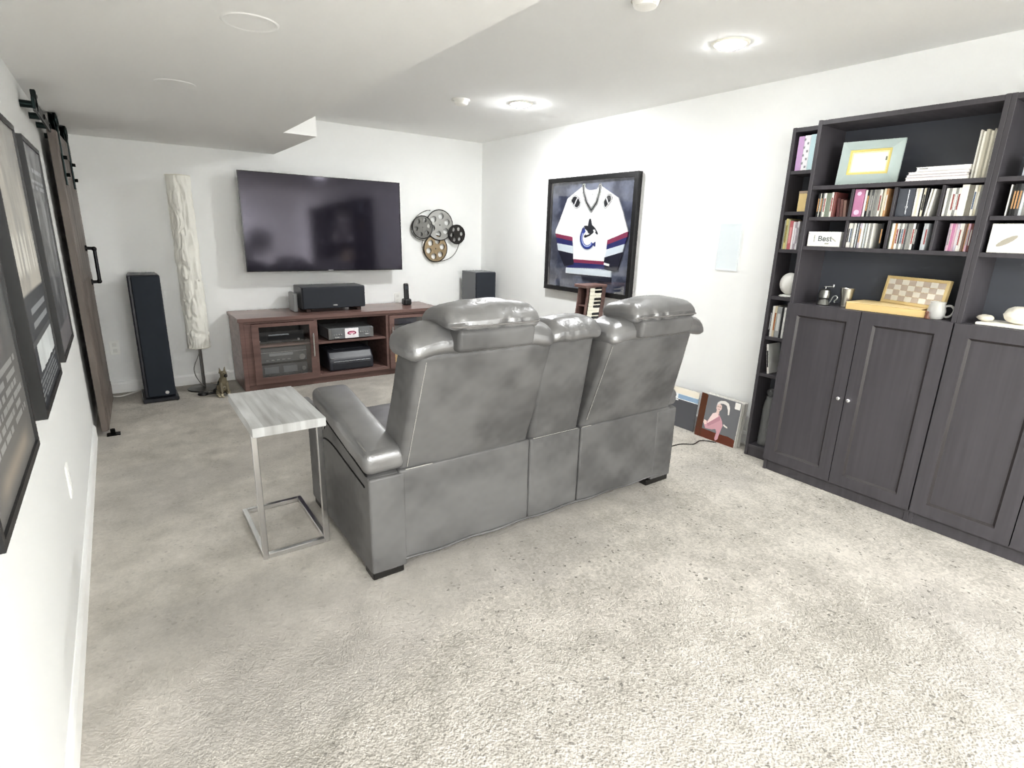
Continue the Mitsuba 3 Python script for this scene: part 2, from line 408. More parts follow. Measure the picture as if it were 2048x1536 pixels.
def poster1(p, n, uv):
    u, v = uvp(p, 1)
    mist = fbm(u * 5, v * 3.2 + 4, 3, 4)
    top = mix((.26, .25, .235), (.47, .44, .39), smoothstep(.25, .75, mist + .35 * (.75 - v)))
    drip = smoothstep(.60, .72, noise(u * 26, v * 4, 2)) * band(v, .465, .60, .02)
    top = mix(top, mi.Color3f(.70, .68, .62), drip * .8)
    low = mi.Color3f(.020, .024, .032)
    c = mix(low, top, smoothstep(.392, .408, v))
    for a in (.325, .275):
        c = mix(c, mi.Color3f(.22, .23, .25), band(v, a, a + .022, .002) * band(u, .28, .92, .02))
    c = mix(c, mi.Color3f(.06, .065, .07), band(v, .225, .245, .003))
    torn = band(v, .125 + .006 * noise(u * 40, 1), .225, .002) * band(u, .22, .97, .006)
    c = mix(c, mi.Color3f(.62, .65, .66) * (.75 + .5 * fbm(u * 9, v * 9, 4, 3)), torn)
    c = mix(c, mi.Color3f(.20, .21, .22), credits(u, v, .035, .118, 5, 8) * .8)
    return c
def poster2(p, n, uv):
    u, v = uvp(p, 2)
    m = fbm(u * 5, v * 6, 6, 4)
    c = mix((.030, .033, .040), (.15, .155, .165), smoothstep(.32, .78, m + .10 * smoothstep(.5, .9, v)))
    for a, w in ((.86, .02), (.815, .012), (.785, .018)):
        c = mix(c, mi.Color3f(.30, .31, .34), .8 * band(v, a, a + w, .004) * band(u, .18, .9, .03) * smoothstep(.3, .5, noise(u * 30, a * 90)))
    c = mix(c, mi.Color3f(.30, .32, .34), .7 * smoothstep(.62, .8, noise(u * 6, v * 2.4, 9)) * band(v, .22, .72, .05))
    c = mix(c, mi.Color3f(.135, .125, .135), band(v, -.1, .135, .01) * .9)
    return c
PL = ['dark framed poster with a pink figure and small print, nearest on the left wall',
      'framed poster with a misty beige top and a silver block, middle of the three',
      'narrow looking grey framed poster beside the sliding door on the left wall']
for i, fn in enumerate((poster0, poster1, poster2)):
    y0, y1 = PY[i]; z0, z1 = PZ
    bsdf(f'm_poster{i}', {'type': 'twosided', 'b': {'type': 'principled', 'base_color': proc(fn), 'roughness': .28, 'specular': .5}})
    t = thing('framed_poster', PL[i], 'poster', 'posters on the left wall')
    xf = XL + .037; w = .018
    ring = sbox(y0, z0, y1, z1).difference(sbox(y0 + w, z0 + w, y1 - w, z1 - w))
    put(t + '__frame', extr(ring, 'x', XL + .001, xf), 'm_satin', '#08090a')
    put(t + '__print', cbox(XL + .003, xf - .006, y0 + w - .002, y1 - w + .002, z0 + w - .002, z1 - w + .002, 0), f'm_poster{i}')
t = thing('wall_outlet', 'white outlet plate low on the left wall below the posters', 'outlet')
put(t + '__plate', cbox(XL, XL + .006, -2.95, -2.88, .345, .475, .002), 'm_satin', '#fbfbf8')
for z in (.385, .435):
    put(t + '__socket', cbox(XL + .005, XL + .009, -2.93, -2.90, z - .014, z + .014, .003), 'm_satin', '#efefec')

# ------------------------------------------------------------------ sliding barn door
t = 'door_1'
labels[t] = {'kind': 'structure', 'label': 'dark brown sliding barn door hanging in front of the left wall'}
ang = -1.75
def dm(m):
    return rot(m, ang, [0, 0, 1], [-3.672, -1.13, 0])
dxf = -3.655
put(t + '__slab', dm(cbox(-3.690, dxf, -1.13, -.25, .03, 1.90, .003)), 'm_doorwood')
for a, b in ((.03, .17), (.90, 1.02), (1.78, 1.90)):
    put(t + '__rail', dm(cbox(dxf - .004, dxf + .006, -1.11, -.27, a, b, .002)), 'm_doorwood')
for k in range(6):
    y = -1.125 + k * .1458
    put(t + '__plank', dm(cbox(dxf - .006, dxf + .0025, y + .003, y + .143, .035, 1.895, .0025)), 'm_doorwood')
hx = dxf + .055
pts = [(dxf, -.42, 1.20), (hx - .012, -.42, 1.20), (hx, -.42, 1.188), (hx, -.42, .972), (hx - .012, -.42, .96), (dxf, -.42, .96)]
hd = put(t + '__handle', dm(tube(pts, .011, 12)), 'm_metal', '#2c2d2e', 40, label='black pipe handle')
for z in (1.20, .96):
    put(hd + '__flange', dm(cyl((dxf + .004, -.42, z), (dxf + .014, -.42, z), .021, 20)), 'm_metal', '#2c2d2e', 40)
    put(hd + '__elbow', dm(ball((hx - .002, -.42, z + (-.004 if z > 1 else .004)), .0165)), 'm_metal', '#2c2d2e', True)
for y in (-.98, -.42):
    h = put(t + '__hanger', dm(cbox(dxf + .004, dxf + .012, y - .028, y + .028, 1.60, 1.93, .002)), 'm_metal', '#26302f', label='black hanger strap with a wheel')
    put(h + '__wheel', dm(lathe([(.001, -.014), (.052, -.014), (.058, -.010), (.046, 0), (.058, .010), (.052, .014), (.001, .014)], 32).apply_transform(
        trimesh.transformations.rotation_matrix(math.pi / 2, [0, 1, 0])).apply_translation([dxf - .012, y, 1.955])), 'm_metal', '#2b3534', 30)
    put(h + '__wheel_cover', dm(tube([(dxf + .008, y - .02, 1.93), (dxf + .008, y - .055, 1.965), (dxf + .008, y - .03, 2.0), (dxf + .008, y + .03, 2.0), (dxf + .008, y + .055, 1.965), (dxf + .008, y + .02, 1.93)], .006, 8)), 'm_metal', '#2b3534', True)
    for z in (1.66, 1.76):
        put(h + '__bolt', dm(cyl((dxf + .008, y, z), (dxf + .030, y, z), .012, 6)), 'm_metal', '#1f2423')
g = thing('door_rail', 'black steel sliding door rail with stand-offs high on the left wall', 'door rail')
put(g + '__bar', cbox(-3.680, -3.668, -1.98, -.16, 1.880, 1.930, .002), 'm_metal', '#26302f')
for y in (-1.92, -1.55, -1.2, -.7, -.25):
    put(g + '__spacer', cyl((XL, y, 1.905), (-3.680, y, 1.905), .016, 14), 'm_metal', '#26302f', 40)
    put(g + '__bolt_head', cyl((-3.670, y, 1.905), (-3.662, y, 1.905), .013, 6), 'm_metal', '#1f2423')
put(g + '__end_stop', [cbox(-3.684, -3.664, -1.90, -1.86, 1.88, 1.975, .003), cyl((-3.674, -1.86, 1.955), (-3.674, -1.825, 1.955), .012, 14)], 'm_metal', '#1f2423')
g = thing('door_guide', 'small black floor guide at the foot of the sliding door', 'door guide')
put(g + '__foot', cbox(-3.665, -3.590, -1.16, -1.10, 0, .008, .002), 'm_metal', '#1b1d1c')
put(g + '__roller', cyl((-3.630, -1.13, .006), (-3.630, -1.13, .040), .014, 16), 'm_metal', '#1b1d1c', 40)

# ------------------------------------------------------------------ television
t = thing('television', 'large black flat television switched off on the back wall', 'television')
tw, thh, tcx, ty, tcz = 1.462, .84, -1.806, -.185, 1.418
def tvm(m):
    return rot(m, -1.25, [1, 0, 0], [tcx, ty, tcz])
put(t + '__screen', tvm(cbox(tcx - tw / 2 + .006, tcx + tw / 2 - .006, ty, ty + .004, tcz - thh / 2 + .010, tcz + thh / 2 - .006, 0)), 'm_screen')
ring = sbox(tcx - tw / 2, tcz - thh / 2, tcx + tw / 2, tcz + thh / 2).difference(sbox(tcx - tw / 2 + .007, tcz - thh / 2 + .011, tcx + tw / 2 - .007, tcz + thh / 2 - .007))
put(t + '__bezel', tvm(extr(ring, 'y', ty - .003, ty + .014)), 'm_gloss', '#0e0f12')
put(t + '__back_panel', tvm(cbox(tcx - tw / 2 + .01, tcx + tw / 2 - .01, ty + .004, ty + .035, tcz - thh / 2 + .02, tcz + thh / 2 - .02, .004)), 'm_satin', '#15161a')
put(t + '__housing', tvm(cbox(tcx - .45, tcx + .45, ty + .03, ty + .065, tcz - .30, tcz + .20, .012)), 'm_satin', '#15161a')
put(t + '__logo', tvm(cbox(tcx - .022, tcx + .022, ty - .0045, ty - .002, tcz - thh / 2 + .002, tcz - thh / 2 + .009, 0)), 'm_metal', '#c9c9cc', label='small silver logo plate')
t = thing('television_mount', 'black wall mount behind the television', 'mount')
put(t + '__plate', cbox(tcx - .26, tcx + .26, -.02, 0, tcz - .12, tcz + .12, .002), 'm_satin', '#17181a')
put(t + '__arm', [cbox(tcx - .22, tcx - .18, -.118, -.01, tcz - .16, tcz + .16, .002), cbox(tcx + .18, tcx + .22, -.118, -.01, tcz - .16, tcz + .16, .002)], 'm_satin', '#17181a')

# ------------------------------------------------------------------ film reel wall art
t = thing('film_reel_art', 'metal wall art of four film reels linked by wire, right of the television', 'wall art')
def reel(cx, cz, r, y, holes, rh, dist, col, hub, a0):
    disc2 = Point(cx, cz).buffer(r, 32)
    for k in range(holes):
        a = a0 + 2 * math.pi * k / holes
        disc2 = disc2.difference(Point(cx + dist * r * math.cos(a), cz + dist * r * math.sin(a)).buffer(rh * r, 12))
    disc2 = disc2.difference(Point(cx, cz).buffer(.05 * r, 8))
    k = put(t + '__reel', extr(disc2, 'y', y, y + .003), 'm_metal', col)
    put(k + '__rim', tube([(cx + r * math.cos(a), y + .001, cz + r * math.sin(a)) for a in np.linspace(0, 2 * math.pi, 48, endpoint=False)], .0045, 8, True), 'm_metal', '#2a2a2a', True)
    put(k + '__back_flange', extr(disc2, 'y', y + .018, y + .020), 'm_metal', col)
    put(k + '__hub', cyl((cx, y + .001, cz), (cx, -.001, cz), hub * r, 20), 'm_metal', '#3a3936', 40)
reel(-.560, 1.452, .158, -.048, 6, .205, .60, '#a9a8a5', .30, .35)
reel(-.770, 1.424, .116, -.060, 6, .19, .66, '#6d6c69', .30, .2)
reel(-.356, 1.360, .100, -.060, 6, .22, .62, '#3d3b39', .25, .1)
reel(-.606, 1.205, .140, -.036, 6, .225, .60, '#a08d72', .12, .25)
for pts, r in (([(-.66, -.03, 1.60), (-.80, -.03, 1.55), (-.885, -.03, 1.44), (-.86, -.03, 1.34), (-.75, -.03, 1.29)], .0035),
               ([(-.30, -.03, 1.30), (-.36, -.03, 1.16), (-.46, -.03, 1.09), (-.60, -.03, 1.065)], .0035),
               ([(-.75, -.03, 1.29), (-.76, -.03, 1.20), (-.70, -.03, 1.10), (-.60, -.03, 1.065)], .003)):
    from scipy.interpolate import CubicSpline
    P = np.array(pts); s = np.linspace(0, 1, len(P)); q = CubicSpline(s, P)(np.linspace(0, 1, 24))
    put(t + '__wire', tube(q, r, 8), 'm_metal', '#55534f', True)

for x, z, l in ((-1.049, .685, 'white outlet plate on the back wall above the tv console'), (-3.565, .385, 'white outlet plate low on the back wall behind the tower speaker')):
    o = thing('wall_outlet', l, 'outlet')
    put(o + '__plate', cbox(x - .035, x + .035, -.006, 0, z - .057, z + .057, .002), 'm_satin', '#f4f4f0')
    for dz in (-.025, .025):
        put(o + '__socket', cbox(x - .015, x + .015, -.009, -.005, z + dz - .014, z + dz + .014, .003), 'm_satin', '#e4e4e0')

# ------------------------------------------------------------------ tv console
t = thing('tv_console', 'low reddish brown wooden tv console with glass doors against the back wall', 'tv stand')
kx0, kx1, kf, kb, kz = -2.70, -.83, -.54, -.03, .643
put(t + '__top', cbox(kx0 - .012, kx1 + .012, kf - .012, kb, kz - .032, kz, .003), 'm_brownwood')
put(t + '__side_panel', cbox(kx0, kx0 + .035, kf + .002, kb, .012, kz - .032, .002), 'm_brownwood')
put(t + '__side_panel', cbox(kx1 - .035, kx1, kf + .002, kb, .012, kz - .032, .002), 'm_brownwood')
put(t + '__divider', cbox(-2.092, -2.062, kf + .004, kb, .06, kz - .032, .002), 'm_brownwood')
put(t + '__divider', cbox(-1.412, -1.382, kf + .004, kb, .06, kz - .032, .002), 'm_brownwood')
put(t + '__bottom_board', cbox(kx0 + .03, kx1 - .03, kf + .004, kb, .060, .090, .002), 'm_brownwood')
put(t + '__plinth', cbox(kx0 + .01, kx1 - .01, kf + .03, kf + .055, .0, .062, .001), 'm_brownwood')
put(t + '__back_board', cbox(kx0 + .03, kx1 - .03, kb - .006, kb, .06, kz - .03, 0), 'm_satin', '#17100f')
put(t + '__shelf', cbox(-2.063, -1.411, kf + .02, kb - .02, .366, .386, .002), 'm_brownwood')
put(t + '__shelf', cbox(-2.666, -2.091, kf + .05, kb - .02, .372, .390, .002), 'm_brownwood')
put(t + '__shelf', cbox(-1.383, kx1 - .034, kf + .05, kb - .02, .372, .390, .002), 'm_brownwood')
put(t + '__face_rail', cbox(kx0 + .03, kx1 - .03, kf + .004, kf + .024, .592, kz - .032, .002), 'm_brownwood')
put(t + '__face_stile', cbox(kx0 + .034, kx0 + .09, kf + .002, kf + .024, .060, .592, .002), 'm_brownwood')
put(t + '__face_stile', cbox(kx1 - .09, kx1 - .034, kf + .002, kf + .024, .060, .592, .002), 'm_brownwood')
for a, b, hs in ((-2.612, -2.092, 1), (-1.384, -.915, -1)):
    d = fresh(t + '__door')
    o = sbox(a, .066, b, .590); i = sbox(a + .056, .122, b - .046, .562) if hs > 0 else sbox(a + .050, .122, b - .056, .562)
    scene[d] = shp(extr(o.difference(i), 'y', kf - .016, kf + .003), 'm_brownwood')
    ib = i.bounds
    put(d + '__pane', cbox(ib[0] - .004, ib[2] + .004, kf - .008, kf - .005, ib[1] - .004, ib[3] + .004, 0), 'm_pane', label='clear glass pane')
    xh = b - .022 if hs > 0 else a + .024
    put(d + '__handle', [cyl((xh, kf - .040, .275), (xh, kf - .040, .485), .0065, 12), cyl((xh, kf - .04, .305), (xh, kf - .014, .305), .005, 8), cyl((xh, kf - .04, .455), (xh, kf - .014, .455), .005, 8)], 'm_chrome', None, 40, label='slim metal bar handle')

# equipment in the console
def device(name, label, cat, x0, x1, y0, y1, z0, z1, col='#1b1c20', mat='m_satin', b=.004):
    d = thing(name, label, cat)
    put(d + '__case', cbox(x0, x1, y0, y1, z0 + .008, z1, b), mat, col)
    for xx in (x0 + .05, x1 - .05):
        for yy in (y0 + .05, y1 - .05):
            put(d + '__foot', cyl((xx, yy, z0), (xx, yy, z0 + .010), .016, 14), 'm_matte', '#0d0d0e', 40)
    return d
d = device('disc_player', 'black disc player with a silver strip on the upper shelf behind the left glass door', 'disc player', -2.60, -2.16, -.44, -.14, .390, .500)
put(d + '__display', cbox(-2.46, -2.29, -.4415, -.439, .463, .474, 0), 'm_satin', '#9aa0a6')
put(d + '__tray', cbox(-2.465, -2.285, -.4415, -.439, .425, .452, .001), 'm_gloss', '#26282d')
for xx in (-2.56, -2.535):
    put(d + '__button', cyl((xx, -.446, .42), (xx, -.438, .42), .006, 12), 'm_metal', '#c8cacc', 40)
put(d + '__button', cyl((-2.21, -.447, .418), (-2.21, -.438, .418), .010, 14), 'm_metal', '#e2e3e4', 40)
d = device('stereo_receiver', 'grey stereo receiver with knobs under the shelf behind the left glass door', 'receiver', -2.60, -2.15, -.45, -.12, .215, .355, '#55575a')
put(d + '__trim_strip', cbox(-2.60, -2.15, -.452, -.449, .312, .318, 0), 'm_metal', '#b9bbbd')
put(d + '__display', cbox(-2.47, -2.27, -.4525, -.449, .283, .306, 0), 'm_satin', '#8d9094')
for xx, zz, r in ((-2.195, .26, .026), (-2.555, .25, .014)):
    put(d + '__knob', cyl((xx, -.472, zz), (xx, -.448, zz), r, 24), 'm_metal', '#a4a6a8', 40)
for k in range(5):
    put(d + '__button', cbox(-2.50 + k * .045, -2.475 + k * .045, -.453, -.449, .243, .250, 0), 'm_metal', '#bfc1c3')
d = device('cassette_deck', 'grey cassette deck below the receiver at the bottom of the left glass bay', 'cassette deck', -2.59, -2.15, -.45, -.13, .090, .205, '#4b4d50')
for a, b in ((-2.52, -2.40), (-2.36, -2.24)):
    put(d + '__deck_window', cbox(a, b, -.4525, -.449, .125, .185, .001), 'm_gloss', '#6f7377')
put(d + '__trim_strip', cbox(-2.55, -2.20, -.452, -.449, .108, .113, 0), 'm_metal', '#b2b4b6')
put(d + '__knob', cyl((-2.185, -.466, .15), (-2.185, -.448, .15), .018, 24), 'm_metal', '#a4a6a8', 40)

d = device('amplifier', 'grey amplifier with a white square display and red oval emblem on the open middle shelf', 'amplifier', -1.955, -1.53, -.500, -.20, .386, .495, '#6c6e70')
put(d + '__display', cbox(-1.805, -1.675, -.504, -.499, .398, .490, .001), 'm_satin', '#fbf7fa', label='white square display')
em = affinity.scale(Point(0, 0).buffer(1, 32), .042, .0185).difference(affinity.scale(Point(0, 0).buffer(1, 32), .029, .010))
put(d + '__emblem', [extr(affinity.translate(em.difference(sbox(-.011, -.03, .011, -.001)), -1.740, .446), 'y', -.5055, -.503)], 'm_satin', '#8a2347', label='dark red oval emblem')
put(d + '__emblem', [extr(affinity.translate(affinity.scale(Point(0, 0).buffer(1, 24), .024, .008), -1.743, .449), 'y', -.5053, -.503)], 'm_satin', '#e79ab4')
put(d + '__side_pillar', cbox(-1.958, -1.925, -.503, -.47, .394, .488, .002), 'm_metal', '#a3a5a7')
put(d + '__side_pillar', cbox(-1.560, -1.527, -.503, -.47, .394, .488, .002), 'm_metal', '#a3a5a7')
for k in range(4):
    put(d + '__button', cyl((-1.905 + k * .022, -.507, .437), (-1.905 + k * .022, -.499, .437), .0065, 12), 'm_metal', '#e2e4e6', 40)
    put(d + '__button', cyl((-1.655 + k * .022, -.507, .450), (-1.655 + k * .022, -.499, .450), .0065, 12), 'm_metal', '#e2e4e6', 40)
put(d + '__button', cbox(-1.905, -1.86, -.507, -.499, .405, .416, .002), 'm_metal', '#eceeef')
put(d + '__button', cbox(-1.615, -1.575, -.507, -.499, .418, .428, .002), 'm_metal', '#eceeef')
d = thing('office_printer', 'black printer with a silver slot line on the bottom board of the open middle bay', 'printer')
def pw(p):
    q = p.copy(); s = np.clip((q[:, 2] - .19) / .10, 0, 1)
    q[:, 1] += np.where(q[:, 1] < -.3, .075 * s, 0); return q
put(d + '__case', soft(-1.965, -1.535, -.50, -.10, .092, .285, .018, (8, 8, 8), (0, 0, .008), pw), 'm_satin', '#2a2c34', 35)
put(d + '__slot_trim', cbox(-1.925, -1.570, -.504, -.497, .176, .182, .001), 'm_metal', '#cfd3d8')
put(d + '__lid', rot(cbox(-1.90, -1.60, -.44, -.16, .286, .296, .004), 2, [1, 0, 0], [0, -.3, .29]), 'm_satin', '#30333b')
put(d + '__paper_tray', cbox(-1.93, -1.565, -.503, -.497, .105, .165, .003), 'm_satin', '#23252c')
put(d + '__badge', cbox(-1.945, -1.915, -.497, -.484, .208, .215, .001), 'm_metal', '#d6dade')

d = device('set_top_box', 'grey media box on the upper shelf behind the right glass door', 'media box', -1.32, -.96, -.40, -.16, .390, .465, '#63666a')
put(d + '__indicator', cbox(-1.29, -1.285, -.4015, -.399, .425, .432, 0), 'm_satin', '#ffffff')
d = device('games_console', 'dark blue box stacked on the media box behind the right glass door', 'media box', -1.30, -1.02, -.40, -.18, .466, .535, '#2b2c40')
d = thing('storage_box', 'tan cardboard box standing below the shelf behind the right glass door', 'box')
put(d + '__box', cbox(-1.31, -1.02, -.44, -.16, .091, .262, .003), 'm_matte', '#d9b680')
put(d + '__lid', cbox(-1.315, -1.015, -.445, -.155, .258, .285, .003), 'm_matte', '#dcbc8a')

# on the console
d = thing('center_speaker', 'wide charcoal center speaker with cloth grille on top of the tv console', 'speaker')
put(d + '__cabinet', cbox(-2.145, -1.560, -.395, -.135, .672, .872, .004), 'm_satin', '#44464a')
put(d + '__grille', cbox(-2.140, -1.565, -.420, -.396, .676, .868, .006), 'm_matte', '#2b2e34')
put(d + '__badge', cbox(-1.873, -1.832, -.4225, -.419, .697, .708, .001), 'm_metal', '#f2f2f2')
for xx in (-2.09, -1.62):
    put(d + '__wedge_foot', cbox(xx - .02, xx + .02, -.40, -.15, kz, .674, .004), 'm_matte', '#3a2b28')
d = thing('network_router', 'small upright grey box behind the left end of the center speaker', 'router')
put(d + '__case', soft(-2.205, -2.165, -.34, -.16, kz, .815, .015, (4, 6, 6)), 'm_satin', '#8f9091', 35)
d = thing('cordless_phone', 'black cordless phone standing in its charging cradle on the tv console', 'phone')
put(d + '__cradle', soft(-1.098, -1.018, -.29, -.20, kz, .708, .018, (6, 6, 4)), 'm_satin', '#18191a', 35)
h = put(d + '__handset', rot(soft(-1.085, -1.033, -.268, -.235, .665, .862, .013, (5, 4, 10)), -4, [1, 0, 0], [-1.06, -.25, .66]), 'm_satin', '#1d1e20', 35)
put(h + '__screen', rot(cbox(-1.077, -1.041, -.2695, -.267, .80, .835, 0), -4, [1, 0, 0], [-1.06, -.25, .66]), 'm_gloss', '#3c4146')

# ------------------------------------------------------------------ loudspeakers on the floor
d = thing('tower_speaker', 'tall black floor-standing tower speaker left of the paper floor lamp', 'speaker')
put(d + '__plinth', cbox(-3.432, -3.185, -.478, -.10, .006, .034, .005), 'm_satin', '#1a1c22')
def twp(p):
    q = p.copy(); s = np.clip((q[:, 1] + .45) / .32, 0, 1)
    q[:, 0] = -3.308 + (q[:, 0] + 3.308) * (1 - .12 * s ** 2); return q
put(d + '__cabinet', soft(-3.415, -3.202, -.436, -.12, .032, 1.004, .012, (6, 8, 4), (0, 0, .004), twp), 'm_satin', '#22232b', 35)
put(d + '__grille', soft(-3.392, -3.207, -.462, -.430, .045, .998, .010, (5, 3, 4)), 'm_matte', '#20262e', 35)
put(d + '__badge', cyl((-3.262, -.4635, .075), (-3.262, -.460, .075), .014, 20).apply_transform(trimesh.transformations.scale_matrix(1.0, [0, 0, 0])), 'm_metal', '#e8e8ea', 40)
for xx in (-3.42, -3.20):
    for yy in (-.465, -.115):
        put(d + '__spike', cyl((xx, yy, 0), (xx, yy, .010), .008, 10), 'm_metal', '#777777', 40)
d = thing('speaker_cable', 'pale cable on the carpet between the sliding door and the tower speaker', 'cable')
put(d + '__cable', tube(CubicSpline(np.linspace(0, 1, 5), np.array([(-3.66, -.10, .012), (-3.60, -.16, .010), (-3.54, -.15, .012), (-3.47, -.085, .012), (-3.40, -.08, .03)]))(np.linspace(0, 1, 24)), .007, 8), 'm_satin', '#d9d7d2', True)

d = thing('bookshelf_speaker', 'small dark bookshelf speaker on a stand in the back right corner', 'speaker')
sx0, sx1, sy0, sy1, sz0, sz1 = -.322, -.062, -.40, -.115, .62, .975
put(d + '__cabinet', cbox(sx0, sx1, sy0, sy1, sz0, sz1, .004), 'm_satin', '#5a5c60')
put(d + '__grille', cbox(sx0 + .006, sx1 - .006, sy0 - .018, sy0 + .002, sz0 + .006, sz1 - .006, .005), 'm_matte', '#272b32')
put(d + '__badge', cbox(-.205, -.18, sy0 - .020, sy0 - .017, sz0 + .02, sz0 + .028, .001), 'm_metal', '#dddddd')
d = thing('speaker_stand', 'black stand under the bookshelf speaker, hidden behind the loveseat', 'speaker stand')
put(d + '__base', cbox(-.33, -.055, -.41, -.11, 0, .022, .004), 'm_satin', '#1c1c1e')
put(d + '__post', cbox(-.225, -.16, -.295, -.225, .02, .605, .004), 'm_satin', '#1c1c1e')
put(d + '__plate', cbox(-.30, -.085, -.375, -.14, .603, .62, .003), 'm_satin', '#1c1c1e')

# ------------------------------------------------------------------ floor lamp
d = thing('floor_lamp', 'tall floor lamp with a crinkled white rice paper column shade', 'floor lamp')
lx, ly = -2.975, -.20
nz, na = 110, 64
zz = np.linspace(.372, 1.757, nz); aa = np.arange(na) * 2 * math.pi / na
Z, A = np.meshgrid(zz, aa, indexing='ij')
wr = meshkit.fbm(np.stack([np.cos(A) * 2.2, np.sin(A) * 2.2, Z * 9], -1), 4, 3)
rg = np.abs(meshkit.noise(np.stack([np.cos(A) * 2.5 + Z * 3, np.sin(A) * 2.5, Z * 7], -1), 9) - .5)
rad = .088 + .020 * (wr - .5) - .016 * np.exp(-(rg / .05) ** 2)
rad[0] = rad[-1] = .087
V = np.stack([lx + rad * np.cos(A), ly + rad * np.sin(A), Z], -1).reshape(-1, 3)
idx = np.arange(nz * na).reshape(nz, na); nx_ = np.roll(idx, -1, 1)
F = np.vstack([np.stack([idx[:-1], nx_[:-1], nx_[1:]], -1).reshape(-1, 3), np.stack([idx[:-1], nx_[1:], idx[1:]], -1).reshape(-1, 3)])
put(d + '__shade', trimesh.Trimesh(V, F, process=False), 'm_ricepaper', None, True, label='crinkled white paper column shade')
for z in (.372, 1.757):
    put(d + '__hoop', tube([(lx + .087 * math.cos(a), ly + .087 * math.sin(a), z) for a in aa], .003, 8, True), 'm_satin', '#e8e4d6', True)
put(d + '__pole', cyl((lx, ly, .02), (lx, ly, .80), .0095, 14), 'm_metal', '#8d8d8b', 40)
put(d + '__pole', cyl((lx + .012, ly + .012, .02), (lx + .012, ly + .012, .60), .005, 10), 'm_metal', '#8d8d8b', 40)
put(d + '__base', lathe([(.001, 0), (.125, 0), (.128, .004), (.125, .010), (.05, .016), (.016, .022), (.001, .022)], 48, (lx, ly, 0)), 'm_metal', '#55534f', 35)
put(d + '__cord', tube(CubicSpline(np.linspace(0, 1, 6), np.array([(lx - .004, ly - .01, .36), (lx - .03, ly - .02, .27), (lx - .062, ly - .03, .19), (lx - .045, ly - .03, .10), (lx - .01, ly - .03, .04), (lx + .01, ly - .02, .025)]))(np.linspace(0, 1, 30)), .0035, 8), 'm_satin', '#6f6e69', True)
d = thing('foot_switch', 'black foot switch on the carpet in front of the floor lamp base', 'switch')
put(d + '__body', lathe([(.001, 0), (.040, 0), (.043, .006), (.038, .018), (.020, .024), (.001, .025)], 32, (-3.005, -.40, 0)), 'm_satin', '#141414', 35)
put(d + '__cord', tube(CubicSpline(np.linspace(0, 1, 4), np.array([(-2.965, -.40, .006), (-2.93, -.37, .005), (-2.84, -.30, .005), (-2.80, -.22, .005)]))(np.linspace(0, 1, 20)), .004, 8), 'm_satin', '#1a1a1a', True)

# ------------------------------------------------------------------ dog figurine (sitting shepherd)
d = thing('dog_figurine', 'small bronze coloured sitting shepherd dog figurine beside the tv console', 'figurine')
def sph(c, r, n=24):
    return manifold3d.Manifold.sphere(r, n).translate(list(c))
def bone(a, ra, b, rb):
    return manifold3d.Manifold.batch_hull([sph(a, ra), sph(b, rb)])
# local: faces -y, z up, metres
bn = [bone((0, .045, .045), .040, (0, -.005, .125), .034), bone((0, -.005, .125), .034, (0, -.022, .165), .022), bone((0, .05, .04), .038, (0, .0, .07), .032),
      bone((0, -.022, .165), .022, (0, -.034, .198), .026), bone((0, -.036, .196), .022, (0, -.072, .186), .0125),
      bone((.022, -.018, .115), .016, (.026, -.030, .055), .0105), bone((.026, -.030, .055), .0105, (.028, -.034, .010), .009), bone((.028, -.034, .009), .0095, (.029, -.056, .008), .0085),
      bone((-.022, -.018, .115), .016, (-.026, -.030, .055), .0105), bone((-.026, -.030, .055), .0105, (-.028, -.034, .010), .009), bone((-.028, -.034, .009), .0095, (-.029, -.056, .008), .0085),
      bone((.034, .045, .040), .026, (.042, -.002, .030), .017), bone((.042, -.002, .028), .016, (.040, .018, .010), .0095), bone((.040, .020, .009), .009, (.044, -.024, .008), .0085),
      bone((-.034, .045, .040), .026, (-.042, -.002, .030), .017), bone((-.042, -.002, .028), .016, (-.040, .018, .010), .0095), bone((-.040, .020, .009), .009, (-.044, -.024, .008), .0085),
      bone((0, .075, .022), .013, (-.030, .115, .010), .0095), bone((-.030, .115, .010), .0095, (-.075, .130, .009), .006)]
for s in (1, -1):
    bn.append(manifold3d.Manifold.batch_hull([sph((s * .012, -.022, .212), .007, 12), sph((s * .024, -.016, .206), .006, 12), sph((s * .021, -.018, .247), .0025, 10)]))
dg = manifold3d.Manifold.batch_boolean(bn, manifold3d.OpType.Add).refine_to_length(.006)
mm = dg.to_mesh(); dogm = trimesh.Trimesh(mm.vert_properties[:, :3], mm.tri_verts, process=True)
trimesh.smoothing.filter_taubin(dogm, iterations=6)
dv = np.array(dogm.vertices); dv[:, 2] -= dv[:, 2].min()
nn = np.array(dogm.vertex_normals)
dv = dv + nn * (.003 * (meshkit.fbm(dv * [90, 90, 40], 3, 4) - .5))[:, None]; dv[:, 2] = np.maximum(dv[:, 2], 0)
fur = meshkit.fbm(dv * 26, 3, 2)
dcol = np.where((fur[:, None] + .6 * (dv[:, 1:2] - .01) / .1) > .55, lin('#191815'), lin('#6a624f'))
dcol = np.where((dv[:, 2:3] < .03) & (dv[:, 1:2] < 0), lin('#b5ac94'), dcol)
dcol = np.where((dv[:, 1:2] < -.068) & (dv[:, 2:3] > .15), lin('#171614'), dcol)
M = trimesh.transformations.translation_matrix([-2.868, -.52, 0]) @ trimesh.transformations.rotation_matrix(math.radians(18), [0, 0, 1])
dv = trimesh.transformations.transform_points(dv, M)
put(d + '__body', trimesh.Trimesh(dv, dogm.faces, process=False), 'm_satin', None, True, cols=dcol)
